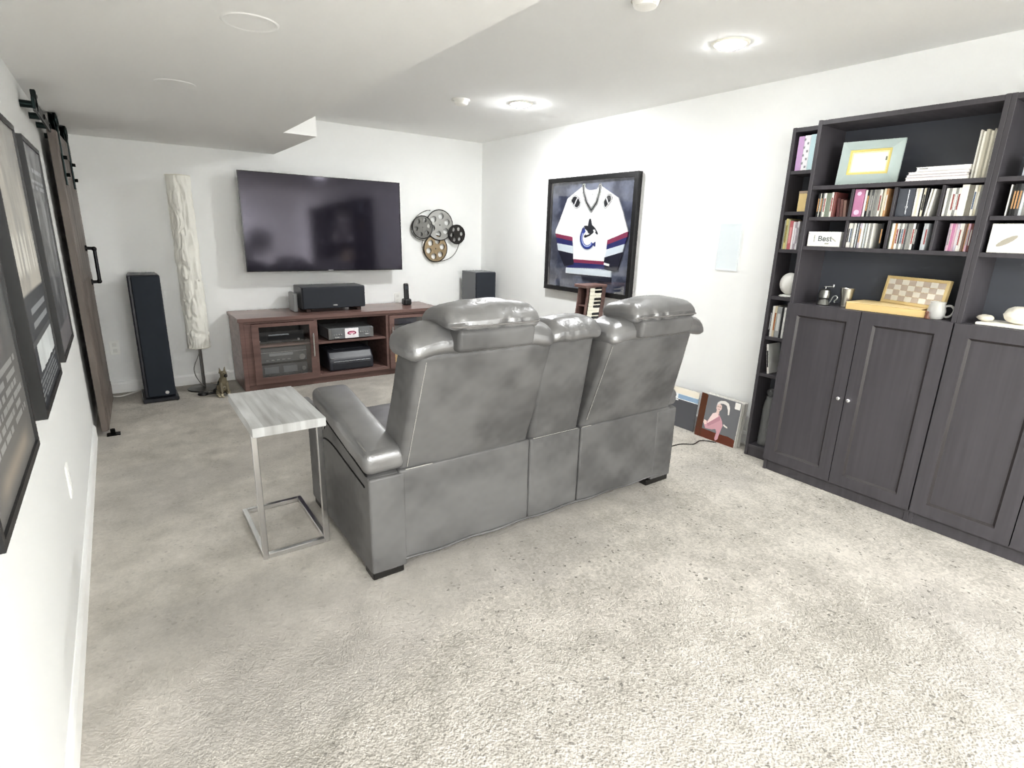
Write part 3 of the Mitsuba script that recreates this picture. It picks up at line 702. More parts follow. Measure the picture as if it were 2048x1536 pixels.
for s in (1, -1):
    e = trimesh.transformations.transform_points([(s * .011, -.057, .205)], M)[0]
    put(d + '__eye', ball(e, .0032, 1), 'm_gloss', '#0c0b0a', True)

# ------------------------------------------------------------------ right wall: framed jersey
t = thing('framed_jersey', 'white hockey jersey with an orca crest in a black frame on the right wall', 'framed jersey')
jy0, jy1, jz0, jz1 = -1.245, -2.362, .879, 1.887
ring = sbox(jy1, jz0, jy0, jz1).difference(sbox(jy1 + .038, jz0 + .038, jy0 - .038, jz1 - .038))
put(t + '__frame', extr(ring, 'x', -.048, 0), 'm_satin', '#08080b')
put(t + '__backing', cbox(-.012, -.004, jy1 + .03, jy0 - .03, jz0 + .03, jz1 - .03, 0), 'm_suedeblue', label='mottled blue suede backing board')
def garment(key, pts, x, thick, col, lbl=None, rnd=.006, mat='m_matte', puff=0):
    pg = Polygon(pts)
    if not pg.is_valid: pg = pg.buffer(0)
    if rnd: pg = pg.buffer(-rnd / 2).buffer(rnd / 2)
    put(t + key, extr(pg, 'x', x - thick, x), mat, col, label=lbl)
body = [(-1.715, 1.812), (-1.746, 1.778), (-1.80, 1.768), (-1.881, 1.772), (-1.921, 1.801), (-2.141, 1.694), (-2.205, 1.58), (-2.278, 1.43), (-2.05, 1.356), (-2.045, 1.26), (-2.028, 1.178), (-1.628, 1.176), (-1.622, 1.26), (-1.602, 1.372), (-1.355, 1.400), (-1.358, 1.43), (-1.398, 1.495), (-1.508, 1.708)]
jerseyk = t + '__jersey'
scene[jerseyk] = shp(extr(Polygon(body).buffer(0), 'x', -.024, -.013), 'm_matte', '#f6f6f4')
labels[jerseyk] = {'label': 'white jersey body with striped sleeves'}
fresh(jerseyk)
def piece(name, pts, x, thick, col, rnd=.004):
    pg = Polygon(pts).buffer(0)
    if rnd: pg = pg.buffer(-rnd / 2).buffer(rnd / 2)
    put(jerseyk + '__' + name, extr(pg, 'x', x - thick, x), 'm_matte', col)
R_, N_, S_, K_ = '#83304f', '#262a63', '#d5dee6', '#17182a'
for q, c in (([(-1.355, 1.400), (-1.601, 1.372), (-1.607, 1.335), (-1.372, 1.364)], R_), ([(-1.372, 1.363), (-1.608, 1.334), (-1.613, 1.294), (-1.386, 1.312)], N_),
             ([(-1.386, 1.312), (-1.613, 1.293), (-1.622, 1.224), (-1.407, 1.247)], S_), ([(-1.407, 1.246), (-1.622, 1.223), (-1.628, 1.166), (-1.64, 1.129), (-1.512, 1.108), (-1.478, 1.152)], K_),
             ([(-2.053, 1.356), (-2.276, 1.430), (-2.275, 1.387), (-2.05, 1.318)], R_), ([(-2.05, 1.318), (-2.273, 1.387), (-2.253, 1.332), (-2.048, 1.279)], N_),
             ([(-2.048, 1.279), (-2.251, 1.331), (-2.233, 1.265), (-2.029, 1.211)], S_), ([(-2.025, 1.211), (-2.235, 1.264), (-2.196, 1.118), (-2.131, 1.102), (-2.039, 1.11), (-2.030, 1.176)], K_)):
    piece('sleeve_stripe', q, -.0135, .0105, c)
for q, c in (([(-1.628, 1.179), (-2.028, 1.180), (-2.028, 1.150), (-1.640, 1.146)], R_), ([(-1.641, 1.147), (-2.028, 1.151), (-2.084, 1.143), (-2.122, 1.104), (-1.534, 1.095)], N_),
             ([(-1.534, 1.096), (-2.03, 1.113), (-2.121, 1.103), (-2.121, 1.050), (-1.531, 1.044)], S_), ([(-1.747, 1.046), (-2.121, 1.050), (-2.124, 1.002), (-1.761, 1.005)], K_)):
    piece('hem_stripe', q, -.012, .0115, c)
piece('cuff_tab', [(-2.03, 1.168), (-2.095, 1.160), (-2.097, 1.140), (-2.03, 1.148)], -.0225, .002, '#eef0f0')
def vee(w, top):
    c = [(-1.715, 1.812), (-1.722, 1.755), (-1.768, 1.665), (-1.831, 1.600), (-1.892, 1.665), (-1.921, 1.755), (-1.921, 1.801)]
    from shapely.geometry import LineString
    return LineString(c).buffer(w, join_style=1)
put(jerseyk + '__collar', extr(vee(.019, 0), 'x', -.0262, -.0235), 'm_matte', '#f2f2f0')
for w0, off in ((.0030, .0155), (.0088, 0), (.0026, -.0155)):
    L = vee(abs(off) + w0, 0).difference(vee(max(abs(off) - w0, 1e-4), 0)) if off else vee(w0, 0)
    if off > 0: L = L.difference(Polygon([(-1.715, 1.82), (-1.722, 1.755), (-1.768, 1.665), (-1.831, 1.600), (-1.892, 1.665), (-1.921, 1.755), (-1.921, 1.82)]))
    if off < 0: L = L.intersection(Polygon([(-1.715, 1.82), (-1.722, 1.755), (-1.768, 1.665), (-1.831, 1.600), (-1.892, 1.665), (-1.921, 1.755), (-1.921, 1.82)]))
    put(jerseyk + '__collar_band', extr(L, 'x', -.0272, -.026), 'm_matte', '#17181c')
put(jerseyk + '__neck_opening', extr(Polygon([(-1.735, 1.80), (-1.742, 1.752), (-1.784, 1.678), (-1.831, 1.630), (-1.878, 1.678), (-1.902, 1.752), (-1.905, 1.795), (-1.881, 1.772), (-1.80, 1.768), (-1.752, 1.779)]).buffer(0), 'x', -.0252, -.0235), 'm_matte', '#dcdcda')
put(jerseyk + '__tag', extr(Polygon([(-1.772, 1.757), (-1.865, 1.755), (-1.862, 1.712), (-1.785, 1.714)]), 'x', -.0262, -.025), 'm_matte', '#fafafa')
put(jerseyk + '__tag_print', [extr(sbox(-1.85, 1.748, -1.79, 1.7505), 'x', -.0267, -.026), extr(sbox(-1.848, 1.722, -1.826, 1.742), 'x', -.0267, -.026), extr(sbox(-1.855, 1.716, -1.79, 1.7175), 'x', -.0267, -.026)], 'm_matte', '#9a9a9a')
for q, mirror in (([(-1.59, 1.733), (-1.625, 1.728), (-1.669, 1.703), (-1.691, 1.666), (-1.672, 1.636), (-1.643, 1.621), (-1.615, 1.628), (-1.55, 1.688)], 1),
                  ([(-2.023, 1.727), (-2.055, 1.722), (-2.073, 1.695), (-2.06, 1.667), (-2.031, 1.640), (-2.005, 1.615), (-1.985, 1.625), (-1.972, 1.665), (-1.99, 1.700)], -1)):
    pg = Polygon(q).buffer(.004)
    put(jerseyk + '__shoulder_patch', extr(pg, 'x', -.0255, -.0235), 'm_matte', '#17181c')
    put(jerseyk + '__shoulder_patch', extr(pg.buffer(-.005).difference(pg.buffer(-.010)), 'x', -.0262, -.025), 'm_matte', '#eeeeee')
    c0 = pg.centroid
    sw = affinity.rotate(affinity.translate(affinity.scale(Point(0, 0).buffer(1, 16), .006, .040), c0.x, c0.y), 32 * mirror)
    put(jerseyk + '__shoulder_patch', extr(sw.intersection(pg.buffer(-.010)), 'x', -.0262, -.025), 'm_matte', '#e6e6e6')
# crest: an orca breaking out of a curved C
def arc(cx, cy, r0, r1, a0, a1, n=36):
    a = np.radians(np.linspace(a0, a1, n))
    o = [(cx - r0 * math.cos(x), cy + r0 * math.sin(x)) for x in a] + [(cx - r1 * math.cos(x), cy + r1 * math.sin(x)) for x in a[::-1]]
    return Polygon(o).buffer(0)
cc = (-1.805, 1.368)
crest = [(arc(*cc, .108, .092, -20, -258), '#b9bfcb', .0012), (arc(*cc, .098, .088, -30, -250), '#22275a', .0016), (arc(*cc, .090, .062, -32, -240), '#2b3c86', .0020), (arc(*cc, .076, .068, -40, -215), '#b8c4de', .0024),
         (Polygon([(-1.905, 1.30), (-1.878, 1.318), (-1.905, 1.335)]).buffer(.004), '#22275a', .0022),
         (Polygon([(-1.822, 1.532), (-1.832, 1.530), (-1.841, 1.512), (-1.852, 1.478), (-1.880, 1.464), (-1.902, 1.446), (-1.930, 1.412), (-1.932, 1.400), (-1.915, 1.402), (-1.897, 1.418), (-1.879, 1.424), (-1.871, 1.412), (-1.845, 1.396), (-1.828, 1.387), (-1.774, 1.371), (-1.759, 1.378), (-1.765, 1.392), (-1.808, 1.411), (-1.802, 1.425), (-1.778, 1.440), (-1.760, 1.456), (-1.751, 1.471), (-1.775, 1.474), (-1.802, 1.471), (-1.807, 1.500), (-1.812, 1.524)]), '#1b1d24', .0030),
         (Polygon([(-1.872, 1.436), (-1.892, 1.440), (-1.905, 1.424), (-1.888, 1.420)]).buffer(.002), '#f2f2f2', .0036), (Polygon([(-1.80, 1.412), (-1.83, 1.404), (-1.80, 1.396), (-1.782, 1.392)]).buffer(.001), '#f2f2f2', .0036),
         (Polygon([(-1.752, 1.462), (-1.735, 1.452), (-1.722, 1.434), (-1.730, 1.430), (-1.742, 1.442)]).buffer(.001), '#22275a', .0024),
         (Polygon([(-1.735, 1.420), (-1.718, 1.405), (-1.712, 1.388), (-1.722, 1.384), (-1.738, 1.404)]).buffer(.001), '#3c4a86', .0024)]
ck = fresh(jerseyk + '__crest')
ms, cs = [], []
for pg, c, hgt in crest:
    m_ = extr(pg, 'x', -.024 - hgt, -.0235); ms.append(m_); cs.append(np.tile(lin(c), (len(m_.vertices), 1)))
scene[ck] = shp(ms, 'm_matte', cols=np.vstack(cs))
labels[ck] = {'label': 'orca and curved blue letter crest'}
put(t + '__glazing', cbox(-.042, -.040, jy1 + .034, jy0 - .034, jz0 + .034, jz1 - .034, 0), 'm_pane')

# white in-wall speaker panel
d = thing('wall_speaker', 'white rectangular speaker panel set in the right wall between the jersey and the bookcase', 'speaker')
put(d + '__frame', extr(sbox(-3.288, 1.182, -3.118, 1.497).difference(sbox(-3.280, 1.190, -3.126, 1.489)), 'x', -.008, 0), 'm_matte', '#e4e9ec')
put(d + '__grille', cbox(-.006, 0, -3.281, -3.125, 1.189, 1.490, .001), 'm_matte', '#dfe6ea')

# piano key media tower in front of the jersey
d = thing('piano_key_cabinet', 'curved brown media tower with a strip of piano keys, standing under the framed jersey', 'cabinet')
ya, yb2, xa, xb, pz1 = -1.985, -2.105, -.277, -.065, .992
def wav(z):
    return .012 * math.sin((z - .2) * 2 * math.pi / .60)
Zs = np.linspace(.03, pz1 - .028, 48)
def tower_piece(x0, x1, y0, y1):
    outl = [(x0 + wav(z), z) for z in Zs] + [(x1 + wav(z), z) for z in Zs[::-1]]
    return extr(Polygon(outl), 'y', y0, y1)
put(d + '__side_panel', tower_piece(xa, xb, yb2, yb2 + .014), 'm_brownwood')
put(d + '__side_panel', tower_piece(xa, xb, ya - .014, ya), 'm_brownwood')
put(d + '__back_panel', tower_piece(xb - .012, xb, yb2 + .013, ya - .013), 'm_brownwood')
put(d + '__top', cbox(xa - .022, xb + .012, yb2 - .020, ya + .018, pz1 - .028, pz1, .006), 'm_brownwood')
put(d + '__base', cbox(xa - .022, xb + .012, yb2 - .020, ya + .018, 0, .03, .006), 'm_brownwood')
for z in (.16, .29, .42, .55, .68, .81):
    put(d + '__shelf', cbox(xa + .016, xb - .014, yb2 + .014, ya - .014, z - .006, z + .006, .001), 'm_brownwood')
put(d + '__key_bed', tower_piece(xa + .018, xa + .158, yb2 - .004, yb2 + .002), 'm_satin', '#2a1a10')
nk = 30; kh = (pz1 - .028 - .03) / nk
for k in range(nk):
    z0 = .03 + k * kh; w_ = wav(z0 + kh / 2)
    put(d + '__white_key', cbox(xa + .022 + w_, xa + .152 + w_, yb2 - .012, yb2 - .003, z0 + .0008, z0 + kh - .0008, .0015), 'm_gloss', '#fbf8e8')
    if k % 7 not in (2, 6):
        w2 = wav(z0 + kh)
        put(d + '__black_key', cbox(xa + .074 + w2, xa + .150 + w2, yb2 - .020, yb2 - .010, z0 + kh * .68, z0 + kh * 1.32, .002), 'm_gloss', '#121212')

# ------------------------------------------------------------------ records leaning on the right wall
GR = 'record sleeves leaning against the right wall'
def sleeve(label, yc, x_foot, x_top, th_, col, size=.315, group=None, colr='#e9e6df'):
    s = thing('record_sleeve', label, 'record', group)
    lean = math.degrees(math.atan2(x_top - x_foot, size))
    m = rot(cbox(x_foot - th_, x_foot, yc - size / 2, yc + size / 2, 0, size, .0008), lean, [0, 1, 0], [x_foot, yc, 0])
    v = np.array(m.vertices); v[:, 2] -= v[:, 2].min(); m = trimesh.Trimesh(v, m.faces, process=False)
    put(s + '__sleeve', m, 'm_satin', col)
    return s, lean
xf = -.142
s, lean = sleeve('front record sleeve with a brown border and a blonde figure in a pink top', -3.372, xf, -.105, .004, '#6d6e72', .318)
def cover(pts, col, h):
    pg = Polygon(pts).buffer(0)
    m = extr(affinity.scale(pg, -.318, .318, origin=(0, 0)), 'x', -.004 - h, -.003)   # u to the right = -y, v up
    v = np.array(m.vertices); v = v + [xf, -3.372 + .159, 0]
    m = trimesh.Trimesh(v, m.faces, process=False)
    m.fix_normals()
    return rot(m, lean, [0, 1, 0], [xf, -3.372, 0]), np.tile(lin(col), (len(m.vertices), 1))
art = [([(0, 0), (.16, 0), (.17, .97), (.12, 1), (0, 1)], '#4f2c1c', .0002), ([(0, 0), (1, 0), (1, .17), (.85, .20), (.5, .19), (.16, .20), (0, .2)], '#5d2c1e', .0002),
       ([(.25, .22), (.20, .30), (.30, .46), (.36, .60), (.47, .66), (.56, .58), (.62, .50), (.66, .40), (.62, .20), (.60, .06), (.55, .02), (.52, .06), (.54, .22), (.50, .28), (.42, .24)], '#c99aa4', .0004),
       ([(.36, .60), (.30, .46), (.27, .34), (.44, .50), (.52, .58), (.47, .66)], '#ecd3d0', .0006), ([(.27, .34), (.30, .28), (.58, .50), (.55, .58)], '#b98793', .0006),
       ([(.20, .30), (.17, .36), (.18, .41), (.25, .40), (.26, .32)], '#e9cfc8', .0006), ([(.44, .64), (.45, .72), (.51, .72), (.52, .63)], '#e3c6bd', .0006),
       ([(.42, .74), (.43, .82), (.49, .86), (.55, .83), (.56, .75), (.51, .69), (.46, .69)], '#e7cdc6', .0008),
       ([(.42, .80), (.44, .88), (.50, .93), (.60, .95), (.70, .92), (.75, .82), (.76, .68), (.73, .66), (.71, .76), (.66, .86), (.58, .88), (.52, .87), (.46, .84)], '#e8e3df', .0010),
       ([(.45, .785), (.48, .785), (.48, .795), (.45, .795)], '#3b2d2d', .0010), ([(.50, .785), (.53, .785), (.53, .795), (.50, .795)], '#3b2d2d', .0010), ([(.47, .725), (.52, .725), (.52, .735), (.47, .735)], '#7a3b3f', .0010),
       ([(.66, .42), (.68, .44), (.78, .40), (.78, .37), (.70, .39)], '#e6dcd8', .0006), ([(.855, .84), (.985, .84), (.985, .985), (.855, .985)], '#efeee9', .0006)]
ms, cs = zip(*[cover(*a) for a in art])
put(s + '__cover_print', list(ms), 'm_satin', cols=np.vstack(cs), label='cover print of a figure in pink')
pal = ['#cfcdc8', '#a9a7a2', '#dedcd6', '#8c8b88', '#e9e6df', '#b7b5b1', '#d8d5cf', '#9f9e9a']
ORD_ = ['first', 'second', 'third', 'fourth', 'fifth', 'sixth', 'seventh', 'last']
for k in range(8):
    x_ = xf + .0075 + k * .0085
    sleeve(f'pale record sleeve seen edge on, {ORD_[k]} behind the pink figure cover', -3.372 - .004 * ((k * 3) % 4) - .006, x_, x_ + .033, .0055, pal[k], .314, 'sleeves behind the front record')
s, l2 = sleeve('dark grey record sleeve with a white and blue banner, half hidden behind the loveseat', -3.03, -.115, -.085, .005, '#4f5055', .300, None)
ms, cs = [], []
for a, b, c, e, col, hh in ((0, .70, 1, 1, '#ece5d6', .0004), (0, .70, 1, .84, '#e6e9ea', .0006), (.4, .72, 1, .83, '#8fa9c4', .0008), (.03, .76, .34, .80, '#5b6068', .0008), (.06, .66, .42, .69, '#e8e8ea', .0006), (.0, .36, .20, .44, '#b9b8bc', .0006)):
    m_ = cbox(-.115 - .005 - hh, -.115 - .004, -3.03 + .15 - .30 * a, -3.03 + .15 - .30 * c, .30 * b, .30 * e, 0)
    m_ = rot(m_, l2, [0, 1, 0], [-.115, -3.03, 0]); ms.append(m_); cs.append(np.tile(lin(col), (len(m_.vertices), 1)))
put(s + '__cover_print', ms, 'm_satin', cols=np.vstack(cs))
d = thing('power_cable', 'thin black cable on the carpet between the loveseat and the records', 'cable')
put(d + '__cable', tube(CubicSpline(np.linspace(0, 1, 7), np.array([(-.95, -3.22, .004), (-.60, -3.27, .004), (-.49, -3.29, .004), (-.40, -3.30, .004), (-.33, -3.345, .004), (-.25, -3.33, .005), (-.165, -3.41, .004)]))(np.linspace(0, 1, 50)), .0035, 8), 'm_satin', '#161616', True)

# ------------------------------------------------------------------ bookcases along the right wall
def bookcase(label, y0, w, depth, shelves, doors, back_x=-.004, split=True):
    """y0: far side (larger y); w: width towards the camera"""
    b = thing('bookcase', label, 'bookcase')
    y1 = y0 - w; xf = -depth
    for a in ((y0 - .020, y0), (y1, y1 + .020)):
        put(b + '__side_panel', cbox(xf, back_x, a[0], a[1], 0, 2.02, .0012), 'm_blackwood')
    put(b + '__top_board', cbox(xf + .002, back_x, y1 + .020, y0 - .020, 1.995, 2.018, .001), 'm_blackwood')
    put(b + '__bottom_board', cbox(xf + .004, back_x, y1 + .020, y0 - .020, .056, .078, .001), 'm_blackwood')
    put(b + '__kick_board', cbox(xf + .006, xf + .020, y1 + .020, y0 - .020, 0, .056, .001), 'm_blackwood')
    put(b + '__back_board', cbox(back_x - .004, back_x, y1 + .012, y0 - .012, .02, 2.01, 0), 'm_satin', '#45484f')
    for z in shelves:
        put(b + '__shelf', cbox(xf + .006, back_x - .004, y1 + .020, y0 - .020, z - .020, z, .001), 'm_blackwood')
    if doors:
        put(b + '__cabinet_top', cbox(xf + .003, back_x - .004, y1 + .020, y0 - .020, 1.027, 1.047, .001), 'm_blackwood')
        ym = (y0 + y1) / 2; x0, x1 = xf - .020, xf - .002
        for a, c, ky in ((ym + .002, y0 - .003, ym + .026), (y1 + .003, ym - .002, ym - .026)):
            d = fresh(b + '__door')
            o = sbox(a, .072, c, 1.045); i = sbox(a + .062, .072 + .062, c - .062, 1.045 - .062)
            scene[d] = shp(extr(o.difference(i), 'x', x0, x1), 'm_blackwood')
            put(d + '__panel', cbox(x0 + .0125, x1 - .001, a + .055, c - .055, .127, .99, 0), 'm_blackwood')
            g0, g1, h0, h1 = a + .062, c - .062, .134, .983
            bead = [trimesh.convex.convex_hull(np.array([[x0 + .002, g0, h], [x0 + .0125, g0, h], [x0 + .0125, g0, h + sg_ * .011], [x0 + .002, g1, h], [x0 + .0125, g1, h], [x0 + .0125, g1, h + sg_ * .011]])) for h, sg_ in ((h0, 1), (h1, -1))] + \
                   [trimesh.convex.convex_hull(np.array([[x0 + .002, g, h0], [x0 + .0125, g, h0], [x0 + .0125, g + sg_ * .011, h0], [x0 + .002, g, h1], [x0 + .0125, g, h1], [x0 + .0125, g + sg_ * .011, h1]])) for g, sg_ in ((g0, 1), (g1, -1))]
            put(d + '__bead', bead, 'm_satin', '#2e2a2b')
            put(d + '__knob', lathe([(.004, 0), (.0045, .008), (.009, .014), (.010, .019), (.006, .023), (.001, .0235)], 20).apply_transform(
                trimesh.transformations.rotation_matrix(-math.pi / 2, [0, 1, 0])).apply_translation([x0, ky, .565]), 'm_chrome', None, 40, label='small round metal knob')
    return b
YB = -3.832
B1 = bookcase('tall black brown bookcase with two panelled doors, holding compact discs and a chess board', YB, .80, .282, (1.687, 1.367), True)
B2 = bookcase('tall black brown bookcase with panelled doors cut off by the right edge of the picture', YB - .801, .80, .282, (1.687, 1.367), True)
B3 = bookcase('tall black brown bookcase standing beside the camera', YB - 1.602, .80, .282, (1.687, 1.367), True)
BN = bookcase('narrow black brown shelf tower at the far end of the bookcases', YB + .201, .20, .170, (1.787, 1.560, 1.343, 1.060, .808, .568), False)

def insert(b, y0, y1, names=True):
    """open grid of compartments between two shelves"""
    k = thing('disc_rack', b[0], 'disc rack')
    put(k + '__shelf', cbox(-.270, -.012, y1, y0, 1.506, 1.5245, .001), 'm_blackwood')
    for y in b[1]:
        put(k + '__divider', cbox(-.268, -.012, y - .006, y + .006, 1.3675, 1.506, .001), 'm_blackwood')
        put(k + '__divider', cbox(-.268, -.012, y - .006, y + .006, 1.5245, 1.664, .001), 'm_blackwood')
insert(('black compartment rack for compact discs between two shelves of the chess board bookcase', (-4.062, -4.262, -4.460)), -3.856, -4.610)
insert(('black compartment rack for compact discs in the bookcase at the right edge', (-4.862, -5.062, -5.262)), -4.656, -5.410)

# ---- discs and books: one ply per size and colour, moved into place
_cache = {}
def slab(key, label, cat, th_, dep, hgt, col, y, x, z, lean=0, group=None, mat='m_satin', name='disc_case', spine=None):
    """upright slab: thickness along y, depth along x (front at x), standing on z, y = far side of its foot"""
    k = thing(name, label, cat, group)
    ck = (round(th_, 4), round(dep, 3), round(hgt, 3), col, mat)
    if ck not in _cache:
        _cache[ck] = shp(cbox(0, dep, -th_, 0, 0, hgt, .0008), mat, col)
    tr = T().translate([x, y, z])
    if lean: tr = tr @ T().rotate([1, 0, 0], lean)
    scene[k + '__case'] = {**_cache[ck], 'to_world': tr}
    if spine:
        sk = ('sp', round(th_, 4), round(hgt, 3), spine)
        if sk not in _cache:
            _cache[sk] = shp(cbox(-.0006, .0004, -th_ * .8, -th_ * .2, hgt * .22, hgt * .78, 0), 'm_satin', spine)
        scene[k + '__spine_label'] = {**_cache[sk], 'to_world': tr}
    return k

CN = {'w': ('white', '#eceae2'), 'c': ('cream', '#d9d2bc'), 'g': ('grey', '#8d8d89'), 'd': ('dark grey', '#4a4b4d'), 'k': ('black', '#17181a'), 's': ('silver', '#c3c8cc'),
      'p': ('pink', '#b87a9c'), 'r': ('dull red', '#7c4a46'), 'o': ('tan', '#b98e63'), 'b': ('brown', '#6d5a50'), 'v': ('pale pink', '#cfa9b8'), 'n': ('grey green', '#7c8577'), 'l': ('lilac', '#b9b0bd')}
ORD = ['first', 'second', 'third', 'fourth', 'fifth', 'sixth', 'seventh', 'eighth', 'ninth', 'tenth', 'eleventh', 'twelfth', 'thirteenth', 'fourteenth', 'fifteenth', 'sixteenth']
_count = {}
def row(codes, y, z, place, th_=.0098, hgt=.125, dep=.142, x=-.255, lean_last=0, gap=.0006):
    rr = random.Random(place + codes)
    leans = len(codes) - lean_last
    for i, ch in enumerate(codes):
        t_ = th_ * (.55 if rr.random() < .18 else 1.0)
        n_, col = CN[ch]
        sp = None
        if rr.random() < .55 and t_ > .006:
            sp = rr.choice(['#3a3a3c', '#7b7b7b', '#e8e6e0', '#8a4a4a', '#5c6a80'] if ch in 'wcsg' else ['#c9c7c2', '#9b9a98', '#b98e63'])
        o = _count.get(place, 0); _count[place] = o + 1
        slab('x', f'{n_} disc case, {ORD[o]} from left in {place}', 'disc case', t_, dep, hgt, col, y, x + .001 * rr.uniform(-3, 3), z,
             lean=(4 + i - leans) if i >= leans else 0, group=f'disc cases in the {place}', spine=sp)
        y -= t_ + gap
        if i + 1 >= leans and lean_last: y -= .003
    return y

Z2, Z1 = 1.5247, 1.3672
# upper row of the rack
y = row('kwkgwnnn', -3.884, Z2, 'first upper compartment of the rack', hgt=.125)
y = row('wr', y, Z2, 'first upper compartment of the rack', hgt=.128)
for i, (c, l) in enumerate((('#5b3536', 'small dark red book'), ('#6b4a45', 'small brown book leaning'), ('#8d6f66', 'small tan brown book leaning outermost'))):
    slab('x', l + ' in the first upper compartment of the disc rack', 'book', .014, .11, .098 - .006 * i, c, y - .010 - i * .017, -.235, Z2, lean=-5, name='book')
k = slab('x', 'thick pink box beside the disc cases in the second upper compartment', 'box', .046, .14, .137, CN['p'][1], -4.071, -.258, Z2, name='box')
for zz_, rr_ in ((.115, .010), (.022, .013)):
    put(k + '__sticker', cyl((-.2590, -4.094, Z2 + zz_), (-.2578, -4.094, Z2 + zz_), rr_, 20), 'm_satin', '#efc9de')
row('wkgdgggw', -4.121, Z2, 'second upper compartment of the rack', hgt=.132)
row('co', -4.208, Z2, 'second upper compartment of the rack', hgt=.135)
k = thing('display_box', 'dark grey box with a slim silver ornament on its front, in the third upper compartment', 'box')
put(k + '__box', cbox(-.250, -.10, -4.343, -4.271, Z2, Z2 + .132, .002), 'm_satin', '#4b4f57')
put(k + '__ornament', [cbox(-.2525, -.2498, -4.318, -4.314, Z2 + .012, Z2 + .125, .0005), cbox(-.2530, -.2498, -4.3215, -4.3105, Z2 + .040, Z2 + .050, .0008), cbox(-.2530, -.2498, -4.319, -4.313, Z2 + .010, Z2 + .028, .0008)], 'm_metal', '#e9edf2', label='slim silver sword shaped ornament')
y = row('wcwkck', -4.347, Z2, 'third upper compartment of the rack', hgt=.130)
row('ww', y + .001, Z2, 'third upper compartment of the rack', lean_last=2, hgt=.126)
y = row('wgwwgw', -4.470, Z2, 'fourth upper compartment of the rack', hgt=.125)
slab('x', 'thick white boxed disc set in the fourth upper compartment', 'boxed set', .026, .145, .138, '#f2efe4', y, -.258, Z2, name='boxed_set')
slab('x', 'thick grey brown boxed disc set in the fourth upper compartment', 'boxed set', .019, .142, .135, '#77736a', y - .027, -.254, Z2, name='boxed_set')
row('wcg', y - .048, Z2, 'fourth upper compartment of the rack', hgt=.134)
# lower row
k = thing('gift_box', 'low white box with the word Best lying on the shelf left of the disc rack', 'box')
bx0, bx1, bz0, bz1 = -3.866, -4.040, 1.3672, 1.447
put(k + '__box', cbox(-.262, -.08, bx1, bx0, bz0, bz1, .002), 'm_satin', '#f3f1ea')
put(k + '__lettering', on_right_wall(text('Best', .026, .0006, True), -3.922, 1.397, -.2618), 'm_satin', '#4c5656', label='dark printed word Best')
put(k + '__print', [cbox(-.2626, -.2615, -3.905, -3.901, 1.392, 1.428, 0), cbox(-.2626, -.2615, -3.985, -3.962, 1.381, 1.387, 0), rot(cbox(-.2626, -.2615, -4.022, -3.988, 1.404, 1.409, 0), 35, [1, 0, 0], [-.262, -4.005, 1.406]), cbox(-.2626, -.2615, -3.874, -3.869, 1.432, 1.437, 0)], 'm_satin', '#a9a99b')
row('wwgwdsdlwgsgwgw', -4.070, Z1, 'second lower compartment of the rack')
row('k', -4.225, Z1, 'second lower compartment of the rack')
row('nwwowgwgdggwk', -4.270, Z1, 'third lower compartment of the rack')
row('ss', -4.410, Z1, 'third lower compartment of the rack')
row('lvpvlwwbovr', -4.512, Z1, 'fourth lower compartment of the rack', th_=.0085)

# top shelf
k = thing('picture_frame', 'pale blue green picture frame with a gold liner, leaning on the top shelf', 'picture frame')
fy0, fy1, fz0, fz1 = -3.938, -4.222, 1.690, 1.910
fx = -.205
def ftilt(m):
    return rot(rot(m, 8, [0, 1, 0], [fx, fy0, fz0]), 9, [0, 0, 1], [fx, fy0, fz0])
def fr(m, yy0, yy1, zz0, zz1):
    return sbox(yy1 + m, zz0 + m, yy0 - m, zz1 - m)
# mitred moulding sides
W = .047
P = [(fy1, fz0), (fy0, fz0), (fy0, fz1), (fy1, fz1)]; Q = [(fy1 + W, fz0 + W), (fy0 - W, fz0 + W), (fy0 - W, fz1 - W), (fy1 + W, fz1 - W)]
for i in range(4):
    j = (i + 1) % 4
    v = np.array([[fx - .012, *P[i]], [fx - .012, *P[j]], [fx - .026, *Q[j]], [fx - .026, *Q[i]], [fx + .004, *P[i]], [fx + .004, *P[j]], [fx + .004, *Q[j]], [fx + .004, *Q[i]]])
    m = trimesh.convex.convex_hull(v)
    put(k + '__moulding', ftilt(m), 'm_satin', '#b4c2be')
put(k + '__gold_liner', ftilt(extr(fr(W - .001, fy0, fy1, fz0, fz1).difference(fr(W + .010, fy0, fy1, fz0, fz1)), 'x', fx - .022, fx)), 'm_satin', '#d9c878')
put(k + '__inner_liner', ftilt(extr(fr(W + .010, fy0, fy1, fz0, fz1).difference(fr(W + .016, fy0, fy1, fz0, fz1)), 'x', fx - .018, fx)), 'm_satin', '#f0e7b8')
put(k + '__mat', ftilt(cbox(fx - .012, fx, fy1 + W + .012, fy0 - W - .012, fz0 + W + .012, fz1 - W - .012, 0)), 'm_matte', '#f7f6f0')
put(k + '__stamp', ftilt(cbox(fx - .0130, fx - .0118, -4.168, -4.150, 1.806, 1.824, 0)), 'm_matte', '#7e8273', label='tiny grey green stamp')
